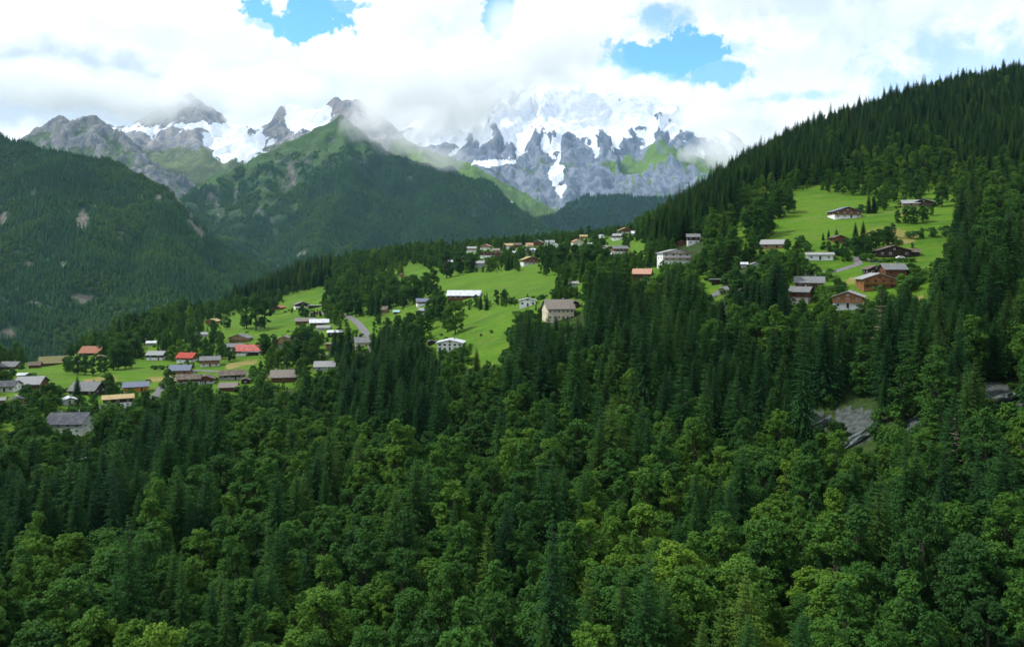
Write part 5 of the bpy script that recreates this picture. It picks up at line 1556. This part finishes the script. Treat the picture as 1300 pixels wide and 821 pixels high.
gx2 = srng.uniform(-1, 1, 40000); gy2 = np.exp(srng.uniform(math.log(300), math.log(1150), 40000)); gx2 = gx2 * gy2 * 0.66
gz2 = ground(gx2, gy2); qx, qy = proj(gx2, gy2, gz2)
okk = np.array([look(VMASK, a, b) and not look(OPEN, a, b) and not look(OPEN, a, b - 3) for a, b in zip(qx, qy)])
for (x0, y0, x1, y1, hy) in KEEP: okk &= ~((qx > x0) & (qx < x1) & (qy > y0) & (qy < y1 + (y1 - y0) * .3 + 2))
for (hx, hb, hy, ro) in HOUSES: okk &= ~((np.abs(gx2 - ro.location.x) < 8) & (np.abs(gy2 - ro.location.y) < 8))
okk &= fbm(gx2, gy2, 30, 3, 0.5, 88) > -0.02
gx2, gy2, gz2 = gx2[okk][:1500], gy2[okk][:1500], gz2[okk][:1500]; n = len(gx2)
mass('garden_scrub', 'low shrubs and weeds growing thick between the gardens and fields', 'shrubs', [joined_tree(b) for b in BUSH], np.stack([gx2, gy2, gz2 - 0.4], 1),
     srng.integers(0, 2, n), srng.uniform(0, 6.28, n), srng.uniform(0.25, 0.8, n), np.clip(srng.normal(0.42, 0.18, n), 0, 1))

# ------------------------------------------------------------------ forests on the far slopes
for nm, label, spacing, n_try, size, tbase in (('hillside_left', 'dense mixed forest covering the left mountainside', 0, 46000, 1.0, 0.33), ('mountain_middle', 'dark forest covering the flanks of the middle mountain', 0, 70000, 1.2, 0.24), ('hill_in_valley', 'dark blue green forest covering the low hill that closes the valley', 0, 16000, 1.7, 0.14)):
    X, Y, Z, PXX, PYY, at = MH[nm]
    r = np.random.default_rng(len(nm))
    xs, ys = X[0], Y[:, 0]; dx = xs[1] - xs[0]; dy = ys[1] - ys[0]
    fx = r.uniform(0, len(xs) - 1.001, n_try * 5); fy = r.uniform(0, len(ys) - 1.001, n_try * 5)
    ix = fx.astype(int); iy = fy.astype(int); a = fx - ix; b = fy - iy
    def bil(A): return A[iy, ix] * (1-a) * (1-b) + A[iy, ix+1] * a * (1-b) + A[iy+1, ix] * (1-a) * b + A[iy+1, ix+1] * a * b
    px_, py_, z_ = bil(PXX), bil(PYY), bil(Z)
    x_ = xs[ix] + a * dx; y_ = ys[iy] + b * dy
    fo = bil(at['forest']) - bil(at['bare']) * 1.0
    cl = fbm(x_, y_, 120, 3, 0.6, 5)
    # facing the camera: skip the hidden back slopes
    gy = np.gradient(Z, dy, axis=0)[iy, ix]; gx = np.gradient(Z, dx, axis=1)[iy, ix]
    face = gy * y_ + gx * x_ - z_ > -0.06 * y_
    ok = (px_ > -60) & (px_ < 1340) & (z_ > -405) & face & (fo + cl * 0.8 > 0.46) & (py_ < 490)
    idx = np.nonzero(ok)[0][:n_try]
    x_, y_, z_, cl2 = x_[idx], y_[idx], z_[idx], fbm(x_[idx], y_[idx], 260, 4, 0.6, 8)
    n = len(idx)
    isb = (r.random(n) + cl2 * 1.6) > (0.75 - 0.0 if nm == 'hillside_left' else 0.8)
    kk = np.where(isb, 3 + r.integers(0, 3, n), r.integers(0, 3, n))
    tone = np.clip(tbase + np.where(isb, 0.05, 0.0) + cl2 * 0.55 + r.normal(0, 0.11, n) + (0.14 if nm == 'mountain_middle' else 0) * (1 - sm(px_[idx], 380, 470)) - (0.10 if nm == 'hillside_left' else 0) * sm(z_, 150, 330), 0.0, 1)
    hs = np.where(Z[iy[idx], ix[idx]] > 600, 0.7, 1.0)
    s = np.stack([size * hs * r.uniform(0.75, 1.3, n)] * 2 + [size * hs * r.uniform(0.6, 1.05, n)], 1)
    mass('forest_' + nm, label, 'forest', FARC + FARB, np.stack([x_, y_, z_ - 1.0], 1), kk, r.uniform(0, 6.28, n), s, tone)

# ------------------------------------------------------------------ clouds lying on the summits, real volumes of droplets
def cloud_material(name, dens, nscale, edge, aniso=0.0, colour=(0.995, 0.999, 1)):
    m = bpy.data.materials.new(name); m.use_nodes = True
    N = NT(m.node_tree); out = N.n('ShaderNodeOutputMaterial')
    g = N.n('ShaderNodeNewGeometry').outputs['Position']
    t = N.n('ShaderNodeTexCoord').outputs['Object']
    ln = N.n('ShaderNodeVectorMath', operation='LENGTH'); N.l(t, ln.inputs[0])
    n = N.noise(g, nscale, 6, 0.62, 0.3)
    n2 = N.noise(g, nscale * 0.35, 3, 0.5)
    body = N.m('SUBTRACT', 1.0, ln.outputs['Value'])
    nn = N.m('ADD', N.m('MULTIPLY', N.m('SUBTRACT', n, 0.5), 1.5), N.m('MULTIPLY', N.m('SUBTRACT', n2, 0.5), 0.8))
    d = N.ramp(N.m('ADD', body, nn), edge, edge + 0.38)
    d = N.m('MULTIPLY', d, N.ramp(ln.outputs['Value'], 1.0, 0.82))
    v = N.n('ShaderNodeVolumePrincipled'); v.inputs['Color'].default_value = (*colour, 1); v.inputs['Anisotropy'].default_value = aniso
    N.l(N.m('MULTIPLY', d, dens), v.inputs['Density']); N.l(v.outputs[0], out.inputs['Volume'])
    m.cycles.volume_step_rate = 1.0
    return m


M_cl = cloud_material('cloud_droplets', 0.0025, 0.0034, 0.20)
M_wisp = cloud_material('thin_cloud_droplets', 0.0020, 0.0085, 0.16)
def icos(name, sub=3):
    import bmesh
    bm = bmesh.new(); bmesh.ops.create_icosphere(bm, subdivisions=sub, radius=1.0)
    me = bpy.data.meshes.new(name); bm.to_mesh(me); bm.free(); return me
cl_mesh = icos('cloud'); cl_mesh.materials.append(M_cl)
wi_mesh = icos('cloud_wisp'); wi_mesh.materials.append(M_wisp)
CLOUDS = [
 (cl_mesh, 'big grey cloud bank covering the right shoulder of the middle mountain', [(500, 95, 6500, 90, 70, 700), (590, 115, 6500, 110, 90, 800), (690, 60, 6900, 110, 80, 800), (530, 160, 6000, 70, 46, 450), (482, 140, 6200, 34, 34, 300)]),
 (cl_mesh, 'grey cloud bank lying over the rocky ridge at the far left', [(20, 104, 7900, 130, 50, 600), (150, 118, 7900, 110, 44, 600), (245, 112, 8400, 80, 46, 600), (190, 140, 8200, 60, 26, 400)]),
 (wi_mesh, 'ragged wisps of cloud trailing along the shoulder of the middle mountain', [(458, 164, 5850, 34, 28, 260), (505, 182, 5750, 56, 26, 260), (562, 200, 5650, 50, 22, 240), (475, 145, 5950, 36, 34, 280)]),
 (cl_mesh, 'white cloud hiding the top of the glacier peaks', [(310, 118, 9000, 60, 40, 700), (385, 112, 8700, 54, 26, 500), (215, 130, 9600, 34, 20, 400), (350, 100, 9900, 50, 26, 600), (290, 150, 9500, 20, 10, 250)]),
 (cl_mesh, 'white cloud on the left shoulder of the snow massif', [(575, 142, 10600, 76, 34, 700), (700, 92, 11200, 125, 24, 700), (820, 112, 11500, 70, 20, 700)]),
 (wi_mesh, 'small puff of cloud at the right foot of the snow massif', [(876, 196, 9300, 20, 17, 300)]),
 (cl_mesh, 'pale cloud behind the right hand forested ridge', [(925, 190, 9600, 56, 42, 700), (898, 150, 10400, 60, 36, 700), (760, 100, 11200, 70, 20, 500)]),
]
for me, lab, blobs in CLOUDS:
    for k, (px, py, Y, rx, ry, dep) in enumerate(blobs):
        o = link('cloud', me); o.location = P(px, py, Y); o.scale = (rx / F * Y, dep, ry / F * Y)
        tag(o, kind='structure')

# ------------------------------------------------------------------ the air
m = bpy.data.materials.new('mountain_air'); m.use_nodes = True
N = NT(m.node_tree); out = N.n('ShaderNodeOutputMaterial'); v = N.n('ShaderNodeVolumePrincipled')
v.inputs['Color'].default_value = (0.40, 0.72, 1.0, 1); v.inputs['Density'].default_value = 1.7e-5; v.inputs['Anisotropy'].default_value = 0.2
N.l(v.outputs[0], out.inputs['Volume'])
mb = MB(); mb.box(-13200, 13200, -2700, 14200, -485, 3200)
hz = mb.build('haze', m)
tag(hz, kind='stuff')

# ------------------------------------------------------------------ roads, hedges, cars, poles, play things
M_asph = material('worn_asphalt', (0.12, 0.12, 0.125), noise=0.2, scale=0.6)
M_dirt = material('pale_gravel', (0.30, 0.27, 0.21), noise=0.25, scale=0.8)


def ribbon(name, pts, width, mat, lift=0.12, closed=False):
    """a road draped over the hillside through picture points"""
    q = [Vector(hit(*p)) for p in pts]
    out = []
    for a, b in zip(q[:-1], q[1:]):
        n = max(2, int((b - a).length / 3))
        out += [a.lerp(b, k / n) for k in range(n)]
    out.append(q[-1])
    V = []; Fc = []; NW = 5
    for i, p in enumerate(out):
        d = (out[min(i + 2, len(out) - 1)] - out[max(i - 2, 0)]); d.z = 0; d.normalize()
        s = Vector((-d.y, d.x, 0))
        for k in range(NW):
            c = p + s * ((k / (NW - 1) - 0.5) * width)
            V.append((c.x, c.y, float(ground(c.x, c.y)) + lift))
    for i in range(len(out) - 1):
        for k in range(NW - 1): Fc.append((i * NW + k, i * NW + k + 1, (i + 1) * NW + k + 1, (i + 1) * NW + k))
    me = bpy.data.meshes.new(name); me.from_pydata(V, [], Fc); me.materials.append(mat)
    o = link(name, me); tag(o, kind='structure'); return o


ribbon('road', [(412, 398), (425, 396), (438, 400), (446, 404), (455, 411), (463, 421), (470, 432), (474, 446)], 5.2, M_asph)
ribbon('road', [(462, 421), (440, 436), (425, 447), (400, 452), (380, 470), (345, 476)], 3.6, M_asph)
ribbon('road', [(920, 364), (914, 371), (903, 377), (893, 380)], 5.0, M_asph)
ribbon('road', [(345, 476), (300, 474), (250, 470), (215, 480), (203, 494), (193, 508), (150, 522), (120, 516), (60, 508), (0, 520)], 4.2, M_asph)
ribbon('road', [(1115, 334), (1087, 327), (1090, 336), (1060, 345), (1000, 352), (960, 372), (920, 366)], 4.2, M_asph)
ribbon('track', [(1000, 283), (1040, 275), (1075, 279), (1120, 272), (1160, 268)], 2.2, material('trodden_grass', (0.10, 0.14, 0.03), noise=0.3), 0.1)
ribbon('forecourt', [(392, 397), (402, 399), (412, 398)], 9.0, M_asph, 0.1)
ribbon('yard', [(30, 500), (42, 503), (50, 510)], 10.0, M_dirt, 0.1)

M_hedge = M_broad


def hedge(label, a, b, h, w, tone=0.22):
    p, q = Vector(hit(*a)), Vector(hit(*b)); L = (q - p).length
    r = np.random.default_rng(int(a[0])); n = int(L * 26)
    d = (q - p).normalized(); sdir = Vector((-d.y, d.x, 0))
    t = r.random(n); face = r.integers(0, 3, n); u = r.uniform(-.5, .5, n); v = r.random(n)
    off = np.where(face == 0, u, np.where(face == 1, -0.5, 0.5)) * w; hh = np.where(face == 0, 1.0, v) * h * r.uniform(.93, 1.06, n)
    base = np.array(p)[None] + t[:, None] * np.array(q - p)[None] + off[:, None] * np.array(sdir)[None]
    base[:, 2] = ground(base[:, 0], base[:, 1]) + hh
    nr = np.where(face[:, None] == 0, np.array([[0, 0, 1.0]]), (np.sign(off))[:, None] * np.array(sdir)[None]) + r.normal(0, .35, (n, 3))
    nr /= np.linalg.norm(nr, axis=1)[:, None]
    vv, ff = leaf_quads(base - np.array(p), nr, r.uniform(.35, .7, n), r)
    me = tri_mesh('hedge', vv, ff, [M_hedge])
    mb = MB(); root = empty('hedge', p); tag(root, label, 'hedge'); root_l = link('foliage', me, root); root_l['tone'] = tone
    lq = q - p; m = 7
    for k in range(m + 1):
        c = lq * (k / m) * 0.97 + lq * 0.015; c.z = float(ground(p.x + c.x, p.y + c.y)) - p.z
        mb.tube((c.x, c.y, -.4 + c.z), (c.x, c.y, h * .8 + c.z), .05, .03, 5)
    mb.build('stem', M_bark, root)


hedge('long clipped hedge in front of the wide old dark brown chalet', (1105, 333), (1163, 333), 1.9, 1.6)
hedge('short clipped hedge curving left of the driveway on the right slope', (1062, 322), (1080, 331), 1.8, 2.2, 0.4)
hedge('slanting dark hedge running down right of the golden chalets', (1178, 345), (1158, 357), 2.0, 2.2, 0.2)
hedge('lower slanting hedge right of the golden chalets', (1180, 354), (1160, 366), 1.8, 2.2, 0.3)
hedge('dark hedge below the white gable fronted house', (556, 452), (598, 450), 1.8, 1.6, 0.16)
hedge('thin dark hedge along the garden strip by the blue green spruce', (490, 393), (516, 386), 1.6, 1.4, 0.16)
hedge('low round hedge beside the bending village road', (452, 398), (462, 402), 1.2, 1.6, 0.35)

M_tyre = material('tyre_rubber', (0.02, 0.02, 0.02)); M_rim = material('wheel_rim', (0.4, 0.4, 0.4), rough=.4)
def paint(name, c):
    m = material(name, c, rough=0.3, spec=0.5, noise=0.03); return m


def car(label, px, py, colour, rot):
    x, y, z = hit(px, py)
    root = empty('parked_car', (x, y, z + 0.14), math.radians(rot)); tag(root, label, 'car', 'cars parked in the village')
    mb = MB()
    L, Wd = 2.15, 0.88
    prof = [(-L, .35), (-L, .82), (-1.9, .95), (-1.35, 1.0), (-.85, 1.42), (.75, 1.45), (1.45, 1.02), (2.05, .95), (L, .75), (L, .35)]
    n = len(prof); vs = [(a, -Wd, b) for a, b in prof] + [(a, Wd, b) for a, b in prof]
    vs = [(a, y_ * (0.82 if b > 1.2 else 1.0), b) for a, y_, b in vs]
    fs = [tuple(range(n)), tuple(range(n, 2 * n))[::-1]] + [(k, n + k, n + (k + 1) % n, (k + 1) % n) for k in range(n)]
    mb.add(vs, fs); mb.build('body', colour, root)
    g = MB(); g.box(-.8, .72, -.86, .86, 1.04, 1.33); g.build('side_window', M_glass, root)
    g = MB(); g.add([(.80, -.66, 1.41), (1.43, -.78, 1.06), (1.43, .78, 1.06), (.80, .66, 1.41), (.78, -.66, 1.38), (1.40, -.78, 1.03), (1.40, .78, 1.03), (.78, .66, 1.38)], [(0, 1, 2, 3), (7, 6, 5, 4), (0, 4, 5, 1), (1, 5, 6, 2), (2, 6, 7, 3), (3, 7, 4, 0)])
    g.build('windscreen', M_glass, root)
    for sx in (-1.3, 1.35):
        for sy in (-.86, .86):
            w = MB(); w.tube((0, -.1, 0), (0, .1, 0), .33, .33, 14); o = w.build('wheel', M_tyre, root); o.location = (sx, sy, .33)
            w = MB(); w.tube((0, -.115, 0), (0, .115, 0), .19, .19, 10); w.build('rim', M_rim, o)
    for sy in (-.6, .6):
        h = MB(); h.box(L - .03, L + .02, sy - .16, sy + .16, .68, .80); h.build('headlight', M_frame, root)


car('small red car parked on the grey forecourt beside the carport', 402, 398, paint('red_car_paint', (0.55, 0.02, 0.02)), 12)
car('white car parked behind the clipped hedge of the wide old dark chalet', 1143, 329, paint('white_car_paint', (0.75, 0.75, 0.75)), 5)
car('dark car parked at the side of the driveway below the right meadow', 1094, 330, paint('dark_car_paint', (0.03, 0.035, 0.045)), 60)
car('grey car standing on the gravel yard near the yellow slide', 33, 502, paint('grey_car_paint', (0.25, 0.26, 0.27)), 10)

M_wood = material('weathered_pole_wood', (0.22, 0.19, 0.15), noise=.3)


def pole(label, px, py, hpx):
    x, y, z = hit(px, py); h = hpx * y / F
    root = empty('utility_pole', (x, y, z)); tag(root, label, 'pole', 'utility poles in the village')
    m = MB(); m.tube((0, 0, -.5), (0, 0, h), .17, .11, 8); m.build('shaft', M_wood, root)
    m = MB(); m.box(-.9, .9, -.06, .06, h - .75, h - .62); m.box(-.6, .6, -.05, .05, h - 1.45, h - 1.33); m.build('crossarm', M_wood, root)
    for q in (-.8, -.3, .3, .8):
        m = MB(); m.tube((q, 0, h - .62), (q, 0, h - .42), .05, .03, 6); m.build('insulator', M_frame, root)


pole('pale wooden pole beside the black and white house', 185, 447, 18)
pole('wooden pole left of the red tiled house', 225, 453, 14)
pole('pole standing among dark bushes above the dark slate villa', 35, 533, 18)
pole('pole just right of the chimney of the dark slate villa', 93, 524, 13)
pole('pole in the garden strip near the teal shed', 518, 392, 12)

x, y, z = hit(51, 493)
root = empty('playground_slide', (x, y - 1, z), 0.3); tag(root, 'bright yellow slide tower beside the house with orange awnings', 'slide')
M_yel = material('yellow_plastic', (0.85, 0.60, 0.02), noise=.05); 
m = MB(); m.box(-1.1, 1.1, -1.1, 1.1, 0.9, 3.6); m.build('cabin', M_yel, root)
m = MB(); m.add([(-1.4, -1.4, 3.6), (1.4, -1.4, 3.6), (1.4, 1.4, 3.6), (-1.4, 1.4, 3.6), (0, 0, 4.6)], [(0, 1, 4), (1, 2, 4), (2, 3, 4), (3, 0, 4), (0, 3, 2, 1)]); m.build('roof', M_yel, root)
for sx in (-1, 1):
    for sy in (-1, 1):
        m = MB(); m.box(sx - .09, sx + .09, sy - .09, sy + .09, -.5, .9); m.build('leg', M_wood, root)
m = MB(); m.add([(-.4, -1.1, 1.5), (.4, -1.1, 1.5), (.4, -3.6, .1), (-.4, -3.6, .1), (-.4, -1.1, 1.4), (.4, -1.1, 1.4), (.4, -3.6, 0), (-.4, -3.6, 0)], [(0, 3, 2, 1), (4, 5, 6, 7), (0, 1, 5, 4), (1, 2, 6, 5), (2, 3, 7, 6), (3, 0, 4, 7)]); m.build('chute', M_yel, root)
M_or = material('orange_awning_cloth', (0.85, 0.33, 0.03), noise=.06)
for k, (dx, lab) in enumerate(((-10.5, 'left one of the two orange sun awnings in front of the grey roofed brown house'), (-6.2, 'right one of the two orange sun awnings in front of the grey roofed brown house'))):
    root = empty('sun_awning', (x + dx, y - 3.2, z + .2)); tag(root, lab, 'awning', 'orange sun awnings')
    m = MB(); m.add([(-1.9, -1.3, 2.1), (1.9, -1.3, 2.1), (1.9, 1.3, 2.9), (-1.9, 1.3, 2.9), (-1.9, -1.3, 2.18), (1.9, -1.3, 2.18), (1.9, 1.3, 2.98), (-1.9, 1.3, 2.98)], [(0, 3, 2, 1), (4, 5, 6, 7), (0, 1, 5, 4), (1, 2, 6, 5), (2, 3, 7, 6), (3, 0, 4, 7)]); m.build('cloth', M_or, root)
    for sx in (-1.8, 1.8):
        for sy, hh in ((-1.2, 2.1), (1.2, 2.85)):
            m = MB(); m.tube((sx, sy, -.8), (sx, sy, hh), .05, .05, 6); m.build('leg', M_frame, root)
for lab, px, py, wpx, tone in (('round grey green stone wall bank right of the grey roofed orange chalet', 0, 0, 0, 0),): pass

# bare rock standing out of the steep wood, bottom right
M_rock = material('grey_cliff_rock', (0.095, 0.112, 0.108), noise=.6, scale=.5, bump=.8, dirt=(0.03, 0.055, 0.018))
for k, (px, py, rx, ry, lab) in enumerate(((1034, 536, 21, 12, 'left block of bare grey cliff in the steep wood at the right'), (1090, 541, 33, 24, 'largest bare grey rock face in the middle of the steep wood at the right'), (1160, 540, 10, 13, 'narrow tall grey rock face right of the largest one'),
                                      (1276, 500, 26, 12, 'slanting pale rock ledge near the right edge'), (1280, 568, 18, 8, 'small dark rock ledge low near the right edge'))):
    x, y, z = hit(px, py + ry * 0.8); w = rx * y / F; h = ry * 2 * y / F * 0.9
    nu, nv = 40, 30
    U, Vv = np.meshgrid(np.linspace(-1, 1, nu), np.linspace(0, 1, nv))
    X = x + U * w * 1.15; 
    prof = np.sin(np.clip(Vv, 0, 1) * math.pi) ** 0.45 * np.clip(1 - np.abs(U) ** 3, 0, 1) ** .5
    Yb = y + Vv * h * 0.55 
    n1 = fbm(X, Vv * h * 1.2 + k * 50, 9, 5, 0.55, 33, True)
    Yy = Yb - prof * 3.0 - n1 * 2.4 * prof
    Zz = ground(X, Yb) - 0.8 + prof * (2.2 + n1 * 1.6) + np.where(Vv > .5, 0.6, 0) * prof
    o = link('rock_face', grid_mesh('rock_face', X, Yy, Zz, [M_rock], smooth=False)); tag(o, lab, 'rock', 'bare rock faces in the steep wood')


def fence(label, pts, h=1.1, step=2.6):
    q = [Vector(hit(*p)) for p in pts]; root = empty('paddock_fence', q[0]); tag(root, label, 'fence')
    tops = []
    for a, b in zip(q[:-1], q[1:]):
        n = max(1, int((b - a).length / step))
        for k in range(n):
            p = a.lerp(b, k / n); p.z = float(ground(p.x, p.y)); p -= q[0]
            m = MB(); m.tube((0, 0, -.3), (0, 0, h), .06, .05, 6); o = m.build('post', M_wood, root); o.location = p; tops.append(p)
    for zz in (0.45, 0.95):
        m = MB()
        for a, b in zip(tops[:-1], tops[1:]): m.tube(a + Vector((0, 0, zz)), b + Vector((0, 0, zz)), .035, .035, 4)
        m.build('rail', M_wood, root)


fence('wooden paddock fence along the lower edge of the big right meadow', [(1005, 306), (1030, 303), (1050, 297), (1080, 292)])
fence('wooden fence around the meadow above the white gable fronted house', [(600, 412), (620, 404), (645, 398)])
fence('wooden fence crossing the village meadow below the red tiled house', [(160, 470), (190, 474), (215, 472)])
